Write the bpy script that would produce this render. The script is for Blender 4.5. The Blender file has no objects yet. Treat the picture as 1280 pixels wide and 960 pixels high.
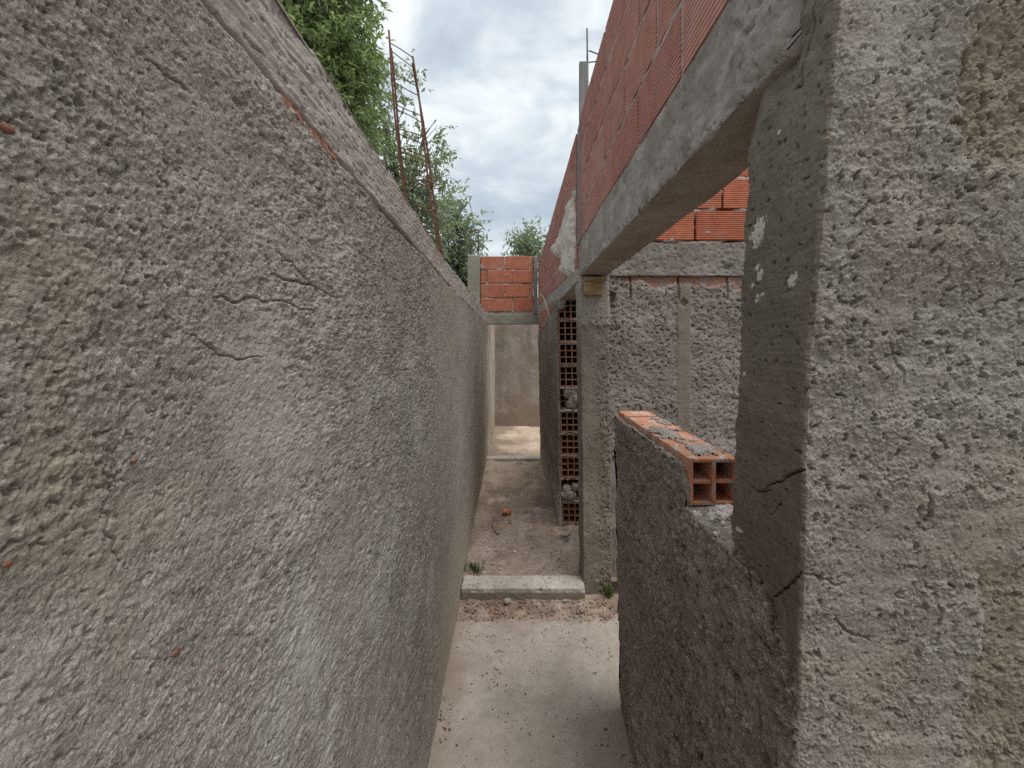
import bpy, math, random
import numpy as np

scene = bpy.context.scene
COL = scene.collection
rnd = random.Random(11)
PI = math.pi

# ------------------------------------------------------------------ noise
_r = np.random.RandomState(5)
PERM = _r.permutation(256)
_a = _r.rand(256) * 2 * PI
GX, GY = np.cos(_a), np.sin(_a)
WX, WY = _r.rand(256), _r.rand(256)


def _h(ix, iy, seed):
    return PERM[(PERM[(ix + seed * 37) & 255] + iy + seed * 91) & 255]


def perlin(x, y, seed=0):
    xi = np.floor(x).astype(np.int64); yi = np.floor(y).astype(np.int64)
    xf = x - xi; yf = y - yi
    u = xf * xf * xf * (xf * (xf * 6 - 15) + 10)
    v = yf * yf * yf * (yf * (yf * 6 - 15) + 10)

    def g(dx, dy):
        h = _h(xi + dx, yi + dy, seed)
        return GX[h] * (xf - dx) + GY[h] * (yf - dy)
    a = g(0, 0) * (1 - u) + g(1, 0) * u
    b = g(0, 1) * (1 - u) + g(1, 1) * u
    return (a * (1 - v) + b * v) * 1.5


def fbm(x, y, octv=4, seed=0, gain=0.5):
    s = 0; amp = 1.0; f = 1.0
    for i in range(octv):
        s = s + amp * perlin(x * f, y * f, seed + i * 3)
        amp *= gain; f *= 2.03
    return s


def worley(x, y, seed=0):
    xi = np.floor(x).astype(np.int64); yi = np.floor(y).astype(np.int64)
    d = np.full(np.broadcast(x, y).shape, 9.0)
    for i in (-1, 0, 1):
        for j in (-1, 0, 1):
            h = _h(xi + i, yi + j, seed)
            dx = xi + i + WX[h] - x; dy = yi + j + WY[h] - y
            d = np.minimum(d, dx * dx + dy * dy)
    return np.sqrt(d)


def sstep(a, b, x):
    t = np.clip((x - a) / (b - a), 0, 1)
    return t * t * (3 - 2 * t)


def jitter_line(pts, amp, n=4, seed=1):
    r = random.Random(seed)
    pts = [tuple(p) for p in pts]
    for k in range(n):
        out = [pts[0]]
        for a, b in zip(pts[:-1], pts[1:]):
            dx, dy = b[0] - a[0], b[1] - a[1]
            L = math.hypot(dx, dy) + 1e-9
            o = r.uniform(-1, 1) * amp
            out.append(((a[0] + b[0]) / 2 - dy / L * o, (a[1] + b[1]) / 2 + dx / L * o))
            out.append(b)
        pts = out; amp *= 0.55
    return pts


def line_dist(X, Y, pts, reach):
    """distance of every sample to a broken line, and the position 0..1 along it"""
    D = np.full(X.shape, 9.0); Tt = np.zeros(X.shape)
    n = len(pts) - 1
    for i in range(n):
        ax, ay = pts[i]; bx, by = pts[i + 1]
        m = (X > min(ax, bx) - reach) & (X < max(ax, bx) + reach) & (Y > min(ay, by) - reach) & (Y < max(ay, by) + reach)
        if not m.any():
            continue
        px, py = X[m] - ax, Y[m] - ay
        vx, vy = bx - ax, by - ay
        t = np.clip((px * vx + py * vy) / (vx * vx + vy * vy + 1e-12), 0, 1)
        d = np.hypot(px - vx * t, py - vy * t)
        dm = D[m]; tm = Tt[m]; c = d < dm
        dm[c] = d[c]; tm[c] = (i + t[c]) / n
        D[m] = dm; Tt[m] = tm
    return D, Tt


def crack(X, Y, pts, width, depth, amp=0.01, seed=1, n=5):
    w = width
    D, t = line_dist(X, Y, jitter_line(pts, amp, n, seed), width * 4)
    ww = w * (0.35 + 1.0 * np.sin(np.clip(t, 0.02, 0.98) * PI) ** 0.7)
    return -depth * np.clip(1 - D / ww, 0, 1) ** 0.7


def grains(x, y, seed=0):
    """rounded crumbs of uneven height, one per cell"""
    xi = np.floor(x).astype(np.int64); yi = np.floor(y).astype(np.int64)
    out = np.zeros(np.broadcast(x, y).shape)
    for i in (-1, 0, 1):
        for j in (-1, 0, 1):
            h = _h(xi + i, yi + j, seed)
            dx = xi + i + WX[h] - x; dy = yi + j + WY[h] - y
            k = WX[(h * 7 + 13) & 255]
            r2 = (0.45 + 0.5 * WY[(h * 5 + 3) & 255]) ** 2
            out = np.maximum(out, np.clip(1 - (dx * dx + dy * dy) / r2, 0, 1) ** .8 * (0.15 + 0.85 * k))
    return out


# roughcast cement: crumbs of several sizes, hollows, pits
def roughcast(u, v, seed=0, amp=1.0, f=1.0):
    wu = u + 0.0022 * perlin(u * 80 * f, v * 80 * f, seed + 50)
    wv = v + 0.0022 * perlin(u * 80 * f, v * 80 * f, seed + 51)
    big = fbm(wu * 8 * f, wv * 8 * f, 3, seed) * 0.0030
    mid = fbm(wu * 32 * f, wv * 32 * f, 3, seed + 1, .6) * 0.0022
    dens = 0.45 + 0.55 * sstep(-.35, .35, fbm(wu * 13 * f, wv * 13 * f, 3, seed + 5))
    g0 = (grains(wu * 62 * f, wv * 62 * f, seed + 9) - .3) * 0.0022
    g1 = (grains(wu * 120 * f, wv * 120 * f, seed + 2) - .3) * 0.0042
    g2 = (grains(wu * 235 * f, wv * 235 * f, seed + 4) - .3) * 0.0027
    pn = perlin(wu * 52 * f, wv * 44 * f, seed + 7) + 0.45 * perlin(wu * 140 * f, wv * 140 * f, seed + 8)
    clus = sstep(-.1, .35, fbm(wu * 6 * f, wv * 6 * f, 3, seed + 21))
    pit = -0.010 * sstep(0.50 - .18 * clus, 0.85 - .18 * clus, pn)
    return amp * (big + mid + dens * (g0 + g1 + g2) + pit)


def smoothcast(u, v, seed=0, amp=1.0):
    h = fbm(u * 7, v * 7, 4, seed) * 0.003 + perlin(u * 60, v * 60, seed + 3) * 0.0006
    pit = -0.006 * sstep(0.55, 0.8, perlin(u * 70, v * 70, seed + 9))
    scr = perlin(u * 12, v * 150, seed + 12) * 0.0006
    return amp * (h + pit + scr)


# ------------------------------------------------------------------ meshes
def mesh_np(name, V, quads=None, tris=None, mats=(), parent=None, smooth=True, attrs=None, fmat=None):
    me = bpy.data.meshes.new(name)
    V = np.asarray(V, dtype=np.float32)
    q = np.zeros((0, 4), np.int32) if quads is None or len(quads) == 0 else np.asarray(quads, np.int32)
    t = np.zeros((0, 3), np.int32) if tris is None or len(tris) == 0 else np.asarray(tris, np.int32)
    me.vertices.add(len(V)); me.vertices.foreach_set('co', V.ravel())
    nl = q.size + t.size
    me.loops.add(nl)
    me.loops.foreach_set('vertex_index', np.concatenate([q.ravel(), t.ravel()]))
    nf = len(q) + len(t)
    me.polygons.add(nf)
    st = np.concatenate([np.arange(len(q)) * 4, q.size + np.arange(len(t)) * 3]).astype(np.int32)
    me.polygons.foreach_set('loop_start', st)
    me.polygons.foreach_set('use_smooth', np.full(nf, smooth))
    for m in mats:
        me.materials.append(m)
    if fmat is not None:
        me.polygons.foreach_set('material_index', np.asarray(fmat, np.int32))
    me.update(calc_edges=True)
    me.validate()
    if attrs:
        for k, a in attrs.items():
            at = me.attributes.new(k, 'FLOAT', 'POINT')
            at.data.foreach_set('value', np.asarray(a, np.float32).ravel())
    o = bpy.data.objects.new(name, me)
    COL.objects.link(o)
    if parent is not None:
        o.parent = parent
    return o


def empty(name, loc=(0, 0, 0)):
    o = bpy.data.objects.new(name, None)
    o.empty_display_size = 0.1
    COL.objects.link(o)
    o.location = loc
    return o


def tag(o, label=None, cat=None, group=None, kind=None):
    if label: o['label'] = label
    if cat: o['category'] = cat
    if group: o['group'] = group
    if kind: o['kind'] = kind
    return o


def adopt(o, parent):
    """child of an Empty that stands away from the origin, kept where its mesh is"""
    o.parent = parent
    o.matrix_parent_inverse = parent.matrix_basis.inverted()
    return o


def poly_path(corners, samples, radius=0.008, arc=4):
    """closed counter-clockwise outline: points, outward normals, edge index.
    samples[i] = positions 0..1 along edge i, or a number of steps"""
    n = len(corners)
    P, N, E = [], [], []
    c = [np.array(p, float) for p in corners]
    for i in range(n):
        a, b = c[i], c[(i + 1) % n]
        d = b - a; L = np.linalg.norm(d); d = d / L
        nrm = np.array([d[1], -d[0]])
        r = min(radius, L * 0.3)
        s = samples[i]
        s = np.linspace(0, 1, s + 1) if isinstance(s, int) else np.asarray(s)
        a2 = a + d * r; L2 = L - 2 * r
        for t in s:
            P.append(a2 + d * L2 * t); N.append(nrm); E.append(i)
        e = c[(i + 2) % n] - b; e = e / np.linalg.norm(e)
        n2 = np.array([e[1], -e[0]])
        for k in range(1, arc):
            f = k / arc
            nn = nrm * (1 - f) + n2 * f
            nn = nn / np.linalg.norm(nn)
            cen = b - d * r - nrm * r
            P.append(cen + nn * r); N.append(nn); E.append(i)
    P = np.array(P); N = np.array(N)
    seg = np.linalg.norm(np.roll(P, -1, 0) - P, axis=1)
    S = np.concatenate([[0], np.cumsum(seg)[:-1]])
    return P, N, np.array(E), S


def sweep(name, path, ts, frame, relief, mats, parent=None, flip=False, fmat=None, cap_drop=0.0):
    """sweep a closed outline along ts. frame(p0,p1,n0,n1,T) -> pos(3 arrays), nrm(3 arrays);
    relief(U,V,X,Y,Z,E) -> height, tone"""
    P, N, E, S = path
    ts = np.asarray(ts, float)
    n, m = len(P), len(ts)
    p0 = P[:, 0][:, None] + 0 * ts[None]; p1 = P[:, 1][:, None] + 0 * ts[None]
    n0 = N[:, 0][:, None] + 0 * ts[None]; n1 = N[:, 1][:, None] + 0 * ts[None]
    T = ts[None] + 0 * p0
    (X, Y, Z), (nx, ny, nz) = frame(p0, p1, n0, n1, T)
    H, tone = relief(S[:, None] + 0 * T, T, X, Y, Z, E[:, None] + 0 * T)
    V = np.stack([X + nx * H, Y + ny * H, Z + nz * H], -1)
    i = np.arange(n)[:, None]; j = np.arange(m - 1)[None]
    i2 = (i + 1) % n
    q = np.stack([i * m + j, i2 * m + j, i2 * m + j + 1, i * m + j + 1], -1).reshape(-1, 4)
    if flip:
        q = q[:, ::-1]
    Vf = V.reshape(-1, 3)
    tf = np.broadcast_to(tone, T.shape).reshape(-1)
    c0 = V[:, 0].mean(0); c1 = V[:, -1].mean(0) - np.array([0, 0, cap_drop])
    Vf = np.vstack([Vf, c0, c1]); tf = np.concatenate([tf, [tf[0], tf[-1]]])
    k = np.arange(n); k2 = (k + 1) % n
    t0 = np.stack([k2 * m, k * m, np.full(n, n * m)], -1)
    t1 = np.stack([k * m + m - 1, k2 * m + m - 1, np.full(n, n * m + 1)], -1)
    tr = np.vstack([t0, t1])
    if flip:
        tr = tr[:, ::-1]
    fm = None
    if fmat is not None:
        cen = Vf[q].mean(1)
        eq = np.repeat(E, m - 1)
        fm = np.concatenate([fmat(cen, eq), np.zeros(len(tr), int)])
    return mesh_np(name, Vf, q, tr, mats, parent, True, {'tone': tf}, fm)


def f_up(p0, p1, n0, n1, T):
    return (p0, p1, T), (n0, n1, 0 * T)


class MB:
    """collects boxes, bricks, tubes, lumps into one mesh"""
    def __init__(s):
        s.v = []; s.f = []

    def add(s, vs, fs):
        b = len(s.v)
        s.v += [tuple(p) for p in vs]
        s.f += [tuple(b + i for i in f) for f in fs]

    def box(s, lo, hi, fn=None, ch=0.0):
        (x0, y0, z0), (x1, y1, z1) = lo, hi
        if ch <= 0:
            vs = [(x, y, z) for z in (z0, z1) for y in (y0, y1) for x in (x0, x1)]
            fs = [(0, 2, 3, 1), (4, 5, 7, 6), (0, 1, 5, 4), (2, 6, 7, 3), (0, 4, 6, 2), (1, 3, 7, 5)]
        else:
            vs = []; idx = {}
            for X, sx in ((x0, 1), (x1, -1)):
                for Y, sy in ((y0, 1), (y1, -1)):
                    for Z, sz in ((z0, 1), (z1, -1)):
                        for ax in range(3):
                            p = [X + sx * ch, Y + sy * ch, Z + sz * ch]
                            p[ax] = (X, Y, Z)[ax]
                            idx[(sx, sy, sz, ax)] = len(vs); vs.append(tuple(p))
            fs = []
            def face(k, cen):
                fs.append((k, cen))
            polys = []
            for ax in range(3):
                o = [a for a in range(3) if a != ax]
                for sg in (1, -1):
                    ks = []
                    for a, b in ((1, 1), (-1, 1), (-1, -1), (1, -1)):
                        t = [0, 0, 0]; t[ax] = sg; t[o[0]] = a; t[o[1]] = b
                        ks.append(idx[(t[0], t[1], t[2], ax)])
                    polys.append(ks)
            for ax in range(3):          # edge chamfers along ax
                o = [a for a in range(3) if a != ax]
                for a in (1, -1):
                    for b in (1, -1):
                        ks = []
                        for sg, which in ((1, o[0]), (1, o[1]), (-1, o[1]), (-1, o[0])):
                            t = [0, 0, 0]; t[ax] = sg; t[o[0]] = a; t[o[1]] = b
                            ks.append(idx[(t[0], t[1], t[2], which)])
                        polys.append(ks)
            for sx in (1, -1):
                for sy in (1, -1):
                    for sz in (1, -1):
                        polys.append([idx[(sx, sy, sz, a)] for a in range(3)])
            c = np.array([(x0 + x1) / 2, (y0 + y1) / 2, (z0 + z1) / 2])
            A = np.array(vs)
            fs = []
            for ks in polys:
                p = A[ks]
                nrm = np.cross(p[1] - p[0], p[2] - p[0])
                if np.dot(nrm, p.mean(0) - c) < 0:
                    ks = ks[::-1]
                fs.append(tuple(ks))
        if fn:
            vs = [fn(*p) for p in vs]
        s.add(vs, fs)

    def tube(s, pts, r, n=6, r1=None):
        pts = [np.array(p, float) for p in pts]
        b = len(s.v); m = len(pts)
        r1 = r if r1 is None else r1
        for i, p in enumerate(pts):
            d = pts[min(i + 1, m - 1)] - pts[max(i - 1, 0)]
            d = d / (np.linalg.norm(d) + 1e-9)
            h = np.array([0, 0, 1.0]) if abs(d[2]) < 0.9 else np.array([1.0, 0, 0])
            u = np.cross(d, h); u /= np.linalg.norm(u); w = np.cross(d, u)
            rr = r + (r1 - r) * i / max(1, m - 1)
            for k in range(n):
                a = 2 * PI * k / n
                s.v.append(tuple(p + rr * (math.cos(a) * u + math.sin(a) * w)))
        for i in range(m - 1):
            for k in range(n):
                k2 = (k + 1) % n
                s.f.append((b + i * n + k, b + i * n + k2, b + (i + 1) * n + k2, b + (i + 1) * n + k))
        s.f.append(tuple(b + k for k in reversed(range(n))))
        s.f.append(tuple(b + (m - 1) * n + k for k in range(n)))

    def lump(s, c, r, seed=0, rough=0.35, nu=14, nv=9, squash=(1, 1, 1), freq=2.2):
        b = len(s.v)
        th = np.linspace(0, PI, nv + 1)[1:-1]; ph = np.arange(nu) * 2 * PI / nu
        T, Ph = np.meshgrid(th, ph, indexing='ij')
        d = np.stack([np.sin(T) * np.cos(Ph), np.sin(T) * np.sin(Ph), np.cos(T)], -1)
        top = np.array([[0, 0, 1.0]]); bot = np.array([[0, 0, -1.0]])
        D = np.vstack([top, d.reshape(-1, 3), bot])
        nn = perlin(D[:, 0] * freq + seed * 3.7 + D[:, 2] * 1.3, D[:, 1] * freq + seed * 1.9 - D[:, 2] * 2.1, 3)
        nn2 = perlin(D[:, 0] * freq * 2.6 + seed + D[:, 2] * 3, D[:, 1] * freq * 2.6 - D[:, 2] * 3, 6)
        R = 1 + rough * nn + rough * 0.5 * nn2
        for q, rr in zip(D, R):
            s.v.append((c[0] + q[0] * rr * r * squash[0], c[1] + q[1] * rr * r * squash[1], c[2] + q[2] * rr * r * squash[2]))
        nr = nv - 1
        for k in range(nu):
            k2 = (k + 1) % nu
            s.f.append((b, b + 1 + k, b + 1 + k2))
            for i in range(nr - 1):
                s.f.append((b + 1 + i * nu + k, b + 1 + (i + 1) * nu + k, b + 1 + (i + 1) * nu + k2, b + 1 + i * nu + k2))
            e = b + 1 + nr * nu
            s.f.append((e, b + 1 + (nr - 1) * nu + k2, b + 1 + (nr - 1) * nu + k))

    def build(s, name, mat, parent=None, smooth=False):
        me = bpy.data.meshes.new(name)
        me.from_pydata(s.v, [], s.f)
        me.materials.append(mat)
        if smooth:
            me.polygons.foreach_set('use_smooth', [True] * len(me.polygons))
        me.update()
        o = bpy.data.objects.new(name, me)
        COL.objects.link(o)
        if parent is not None:
            o.parent = parent
        return o


# ------------------------------------------------------------------ materials
def new_mat(name):
    m = bpy.data.materials.new(name)
    m.use_nodes = True
    nt = m.node_tree
    b = nt.nodes['Principled BSDF']
    return m, nt, b


def N(nt, typ, **kw):
    n = nt.nodes.new(typ)
    for k, v in kw.items():
        setattr(n, k, v)
    return n


def noise(nt, vec, scale, detail=6, rough=0.6, dist=0.0):
    n = N(nt, 'ShaderNodeTexNoise')
    n.inputs['Scale'].default_value = scale
    n.inputs['Detail'].default_value = detail
    n.inputs['Roughness'].default_value = rough
    n.inputs['Distortion'].default_value = dist
    nt.links.new(vec, n.inputs['Vector'])
    return n.outputs['Fac']


def ramp(nt, fac, stops):
    r = N(nt, 'ShaderNodeValToRGB')
    cr = r.color_ramp
    while len(cr.elements) < len(stops):
        cr.elements.new(0.5)
    for e, (p, c) in zip(cr.elements, stops):
        e.position = p
        e.color = (c[0], c[1], c[2], 1) if not isinstance(c, (int, float)) else (c, c, c, 1)
    nt.links.new(fac, r.inputs['Fac'])
    return r.outputs['Color']


def mix(nt, fac, a, b, blend='MIX'):
    n = N(nt, 'ShaderNodeMix', data_type='RGBA', blend_type=blend)
    for sock, val in ((n.inputs[0], fac), (n.inputs[6], a), (n.inputs[7], b)):
        if isinstance(val, (int, float)):
            sock.default_value = val
        elif isinstance(val, tuple):
            sock.default_value = (val[0], val[1], val[2], 1)
        else:
            nt.links.new(val, sock)
    return n.outputs[2]


def bump(nt, height, strength, dist, prev=None):
    b = N(nt, 'ShaderNodeBump')
    b.inputs['Strength'].default_value = strength
    b.inputs['Distance'].default_value = dist
    nt.links.new(height, b.inputs['Height'])
    if prev is not None:
        nt.links.new(prev, b.inputs['Normal'])
    return b.outputs['Normal']


def mat_cement(name, cols, stain=None, fine=0.25, scale=1.0, b1=(0.5, 0.004), speck=None, streak=0.0, stain2=None):
    """weathered cement: cloudy tone, grain, optional stain laid by the mesh's own 'tone' mask"""
    m, nt, b = new_mat(name)
    tc = N(nt, 'ShaderNodeTexCoord').outputs['Object']
    wm = lambda q: (q[0] * 1.05, q[1] * 1.01, q[2] * .965)
    cols = [wm(q) for q in cols]
    stain = wm(stain) if stain else None
    stain2 = wm(stain2) if stain2 else None
    c = ramp(nt, noise(nt, tc, 2.3 * scale, 9, 0.62, 0.6), [(0.33, cols[0]), (0.5, cols[1]), (0.66, cols[2])])
    hue = ramp(nt, noise(nt, tc, 1.3 * scale, 5, 0.55, 0.4), [(.36, (.985, 1.005, .97)), (.62, (1.02, .992, 1.0))])
    c = mix(nt, 1.0, c, hue, 'MULTIPLY')
    g = ramp(nt, noise(nt, tc, 26 * scale, 8, 0.75, 0.3), [(0.3, 1 - fine * 1.35), (0.52, 1.0), (0.7, 1 + fine * 0.8)])
    c = mix(nt, 1.0, c, g, 'MULTIPLY')
    g2 = ramp(nt, noise(nt, tc, 210 * scale, 4, 0.7), [(0.3, 1 - fine), (0.7, 1 + fine * 0.8)])
    c = mix(nt, 1.0, c, g2, 'MULTIPLY')
    g3 = ramp(nt, noise(nt, tc, 520 * scale, 3, 0.7), [(0.36, 1 - fine * 1.3), (0.5, 1.0), (0.66, 1 + fine * 1.2)])
    c = mix(nt, 1.0, c, g3, 'MULTIPLY')
    if streak > 0:
        mp = N(nt, 'ShaderNodeMapping')
        mp.inputs['Scale'].default_value = (9, 9, 0.7)
        nt.links.new(tc, mp.inputs['Vector'])
        s = ramp(nt, noise(nt, mp.outputs['Vector'], 1.0, 6, 0.6), [(0.35, 1 - streak), (0.65, 1 + streak * 0.6)])
        c = mix(nt, 1.0, c, s, 'MULTIPLY')
    if speck is not None:
        sc, lo, colr = speck
        k = ramp(nt, noise(nt, tc, sc, 3, 0.6), [(lo, 0.0), (lo + 0.05, 1.0)])
        c = mix(nt, k, c, colr)
    if stain is not None:
        at = N(nt, 'ShaderNodeAttribute'); at.attribute_name = 'tone'
        f = N(nt, 'ShaderNodeMath', operation='MULTIPLY'); f.inputs[1].default_value = 1.0
        f.use_clamp = True
        nt.links.new(at.outputs['Fac'], f.inputs[0])
        c = mix(nt, f.outputs[0], c, stain)
        if stain2 is not None:
            f2 = N(nt, 'ShaderNodeMath', operation='MULTIPLY'); f2.inputs[1].default_value = -1.0
            f2.use_clamp = True
            nt.links.new(at.outputs['Fac'], f2.inputs[0])
            c = mix(nt, f2.outputs[0], c, stain2)
    nt.links.new(c, b.inputs['Base Color'])
    b.inputs['Roughness'].default_value = 0.93
    b.inputs['Specular IOR Level'].default_value = 0.25
    n1 = bump(nt, noise(nt, tc, 170 * scale, 6, 0.75), min(1, b1[0] * 1.5), b1[1] * 1.3)
    n2 = bump(nt, noise(nt, tc, 480 * scale, 3, 0.6), b1[0], b1[1] * 0.45, n1)
    nt.links.new(n2, b.inputs['Normal'])
    return m


def mat_brick(name, c0, c1, dust=(0.36, 0.33, 0.30), dustiness=0.3, axis='Z', groove=0.6, pitch=0.0145, marks=0.0):
    m, nt, b = new_mat(name)
    tc = N(nt, 'ShaderNodeTexCoord').outputs['Object']
    isl = N(nt, 'ShaderNodeNewGeometry').outputs['Random Per Island']
    c = mix(nt, isl, c0, c1)
    g = ramp(nt, noise(nt, tc, 14, 7, 0.7), [(0.3, 0.75), (0.7, 1.2)])
    c = mix(nt, 1.0, c, g, 'MULTIPLY')
    d = ramp(nt, noise(nt, tc, 5.5, 8, 0.72, 0.5), [(0.48, 0.0), (0.75, dustiness)])
    c = mix(nt, d, c, dust)
    if marks > 0:
        k = ramp(nt, noise(nt, tc, 22, 5, 0.65, 0.8), [(0.54, 0.0), (0.60, marks)])
        c = mix(nt, k, c, (0.50, 0.48, 0.45))
    nt.links.new(c, b.inputs['Base Color'])
    b.inputs['Roughness'].default_value = 0.85
    b.inputs['Specular IOR Level'].default_value = 0.3
    n1 = bump(nt, noise(nt, tc, 160, 5, 0.7), 0.35, 0.002)
    if groove > 0:
        sep = N(nt, 'ShaderNodeSeparateXYZ'); nt.links.new(tc, sep.inputs[0])
        mu = N(nt, 'ShaderNodeMath', operation='MULTIPLY'); mu.inputs[1].default_value = 2 * PI / pitch
        nt.links.new(sep.outputs[axis], mu.inputs[0])
        sn = N(nt, 'ShaderNodeMath', operation='SINE'); nt.links.new(mu.outputs[0], sn.inputs[0])
        n1 = bump(nt, sn.outputs[0], groove, 0.0022, n1)
    nt.links.new(n1, b.inputs['Normal'])
    return m


def mat_plain(name, c0, c1, scale=20, rough=0.8, metal=0.0, bmp=0.3, dist=0.002, stretch=None):
    m, nt, b = new_mat(name)
    tc = N(nt, 'ShaderNodeTexCoord').outputs['Object']
    if stretch:
        mp = N(nt, 'ShaderNodeMapping'); mp.inputs['Scale'].default_value = stretch
        nt.links.new(tc, mp.inputs['Vector']); tc = mp.outputs['Vector']
    f = noise(nt, tc, scale, 7, 0.68, 0.3)
    c = ramp(nt, f, [(0.35, c0), (0.65, c1)])
    nt.links.new(c, b.inputs['Base Color'])
    b.inputs['Roughness'].default_value = rough
    b.inputs['Metallic'].default_value = metal
    b.inputs['Specular IOR Level'].default_value = 0.25
    nt.links.new(bump(nt, noise(nt, tc, scale * 5, 4, 0.65), bmp, dist), b.inputs['Normal'])
    return m


def mat_leaf(name, c0, c1, c2):
    m, nt, b = new_mat(name)
    isl = N(nt, 'ShaderNodeNewGeometry').outputs['Random Per Island']
    c = ramp(nt, isl, [(0.0, c0), (0.55, c1), (1.0, c2)])
    nt.links.new(c, b.inputs['Base Color'])
    b.inputs['Roughness'].default_value = 0.55
    tr = N(nt, 'ShaderNodeBsdfTranslucent')
    nt.links.new(mix(nt, 1.0, c, (1.35, 1.45, 0.95), 'MULTIPLY'), tr.inputs['Color'])
    ms = N(nt, 'ShaderNodeMixShader'); ms.inputs[0].default_value = 0.55
    nt.links.new(b.outputs[0], ms.inputs[1]); nt.links.new(tr.outputs[0], ms.inputs[2])
    nt.links.new(ms.outputs[0], nt.nodes['Material Output'].inputs['Surface'])
    return m


M = {}
M['wall'] = mat_cement('grey_roughcast', [(.315, .292, .272), (.365, .342, .322), (.415, .392, .372)], stain=(.36, .315, .245), stain2=(.46, .445, .43), fine=.3, speck=(150, .64, (.52, .50, .475)))
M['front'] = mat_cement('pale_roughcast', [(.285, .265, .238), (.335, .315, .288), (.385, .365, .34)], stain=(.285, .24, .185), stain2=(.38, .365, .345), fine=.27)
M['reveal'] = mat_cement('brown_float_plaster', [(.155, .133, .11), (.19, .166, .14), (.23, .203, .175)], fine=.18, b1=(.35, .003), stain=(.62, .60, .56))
M['low'] = mat_cement('dark_roughcast', [(.23, .194, .165), (.30, .263, .23), (.37, .335, .302)], fine=.42, speck=(95, .60, (.46, .425, .385)), stain=(.5, .49, .48))
M['room'] = mat_cement('mauve_grey_roughcast', [(.235, .21, .20), (.285, .26, .25), (.335, .31, .30)], fine=.25, stain=(.37, .175, .12), stain2=(.235, .207, .18))
M['beam'] = mat_cement('cast_concrete', [(.235, .212, .19), (.295, .272, .247), (.35, .328, .305)], fine=.15, b1=(.3, .003), streak=.12, stain=(.42, .40, .37))
M['band'] = mat_cement('grey_concrete', [(.25, .23, .22), (.30, .28, .27), (.36, .34, .33)], fine=.2, stain=(.42, .40, .37))
M['post'] = mat_cement('green_grey_concrete', [(.24, .24, .205), (.29, .29, .25), (.33, .33, .29)], fine=.14, b1=(.25, .003), stain=(.4, .4, .4))
M['farwall'] = mat_cement('far_plaster', [(.235, .205, .175), (.29, .26, .235), (.37, .345, .32)], fine=.2, stain=(.22, .18, .145), streak=.15)
M['pillar'] = mat_cement('brown_grey_plaster', [(.19, .165, .14), (.24, .212, .185), (.29, .262, .235)], fine=.2, stain=(.33, .305, .28), b1=(.4, .003))
M['board'] = mat_cement('pale_streaked_plaster', [(.36, .30, .25), (.47, .41, .35), (.57, .52, .46)], fine=.2, streak=.35, stain=(.3, .25, .2))
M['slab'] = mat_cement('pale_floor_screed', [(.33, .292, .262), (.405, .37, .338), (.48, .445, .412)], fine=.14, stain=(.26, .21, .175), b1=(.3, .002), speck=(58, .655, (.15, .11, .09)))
M['dirt'] = mat_cement('brown_dirt', [(.235, .18, .15), (.32, .26, .222), (.40, .34, .295)], fine=.3, stain=(.50, .42, .345), stain2=(.185, .145, .125), b1=(.6, .005), speck=(70, .66, (.14, .11, .09)))
M['step'] = mat_cement('worn_step_concrete', [(.36, .335, .31), (.44, .415, .39), (.52, .495, .47)], fine=.22, stain=(.2, .17, .14))
M['farfloor'] = mat_cement('sandy_floor', [(.36, .29, .22), (.48, .40, .32), (.58, .51, .43)], fine=.25, stain=(.25, .2, .16))
M['mortar'] = mat_cement('brick_mortar', [(.33, .30, .275), (.41, .38, .355), (.49, .465, .44)], fine=.25)
M['wmortar'] = mat_cement('white_mortar', [(.55, .54, .53), (.68, .67, .66), (.78, .77, .76)], fine=.15)
M['earth'] = mat_cement('bare_earth', [(.17, .14, .115), (.22, .185, .155), (.28, .24, .2)], fine=.3)
M['brick_dull'] = mat_brick('dull_red_clay', (.38, .15, .112), (.49, .23, .18), dust=(.43, .33, .29), dustiness=.5, groove=1.0)
M['brick_red'] = mat_brick('red_clay', (.40, .115, .062), (.50, .165, .085), dustiness=.25, groove=.8)
M['brick_door'] = mat_brick('deep_red_clay', (.41, .13, .078), (.48, .175, .105), dustiness=.4, groove=.25)
M['clay'] = mat_brick('orange_clay', (.50, .185, .095), (.56, .225, .115), dustiness=.35, groove=0, marks=.0)
M['clay_top'] = mat_brick('mortar_marked_clay', (.62, .265, .15), (.68, .32, .19), dustiness=.6, groove=0, marks=.95)
M['clay_old'] = mat_brick('brown_clay', (.40, .20, .13), (.48, .26, .175), dustiness=.6, groove=0)
M['rust'] = mat_plain('rusty_steel', (.09, .045, .03), (.20, .10, .065), 60, .85, .3)
M['steel'] = mat_plain('grey_steel', (.07, .065, .06), (.16, .15, .14), 60, .7, .4)
M['wood'] = mat_plain('weathered_wood', (.15, .095, .05), (.40, .27, .145), 9, .8, 0, .3, .002, (1, 1, 7))
M['formboard'] = mat_plain('grey_board', (.16, .16, .155), (.25, .25, .24), 8, .8, 0, .3, .002, (6, 6, .7))
M['bark'] = mat_plain('bark', (.10, .09, .075), (.22, .20, .17), 18, .9, 0, .6, .006, (4, 4, 1))
M['leafA'] = mat_leaf('bright_leaf', (.16, .21, .105), (.22, .28, .14), (.29, .35, .19))
M['leafB'] = mat_leaf('grey_green_leaf', (.19, .225, .17), (.24, .28, .21), (.29, .33, .25))
M['leafC'] = mat_leaf('dark_leaf', (.05, .08, .04), (.075, .11, .055), (.11, .15, .075))
M['grass'] = mat_leaf('grass_blade', (.06, .09, .025), (.10, .14, .04), (.18, .19, .07))
M['crumb'] = mat_plain('dark_crumbs', (.085, .058, .044), (.17, .12, .092), 30)
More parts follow.
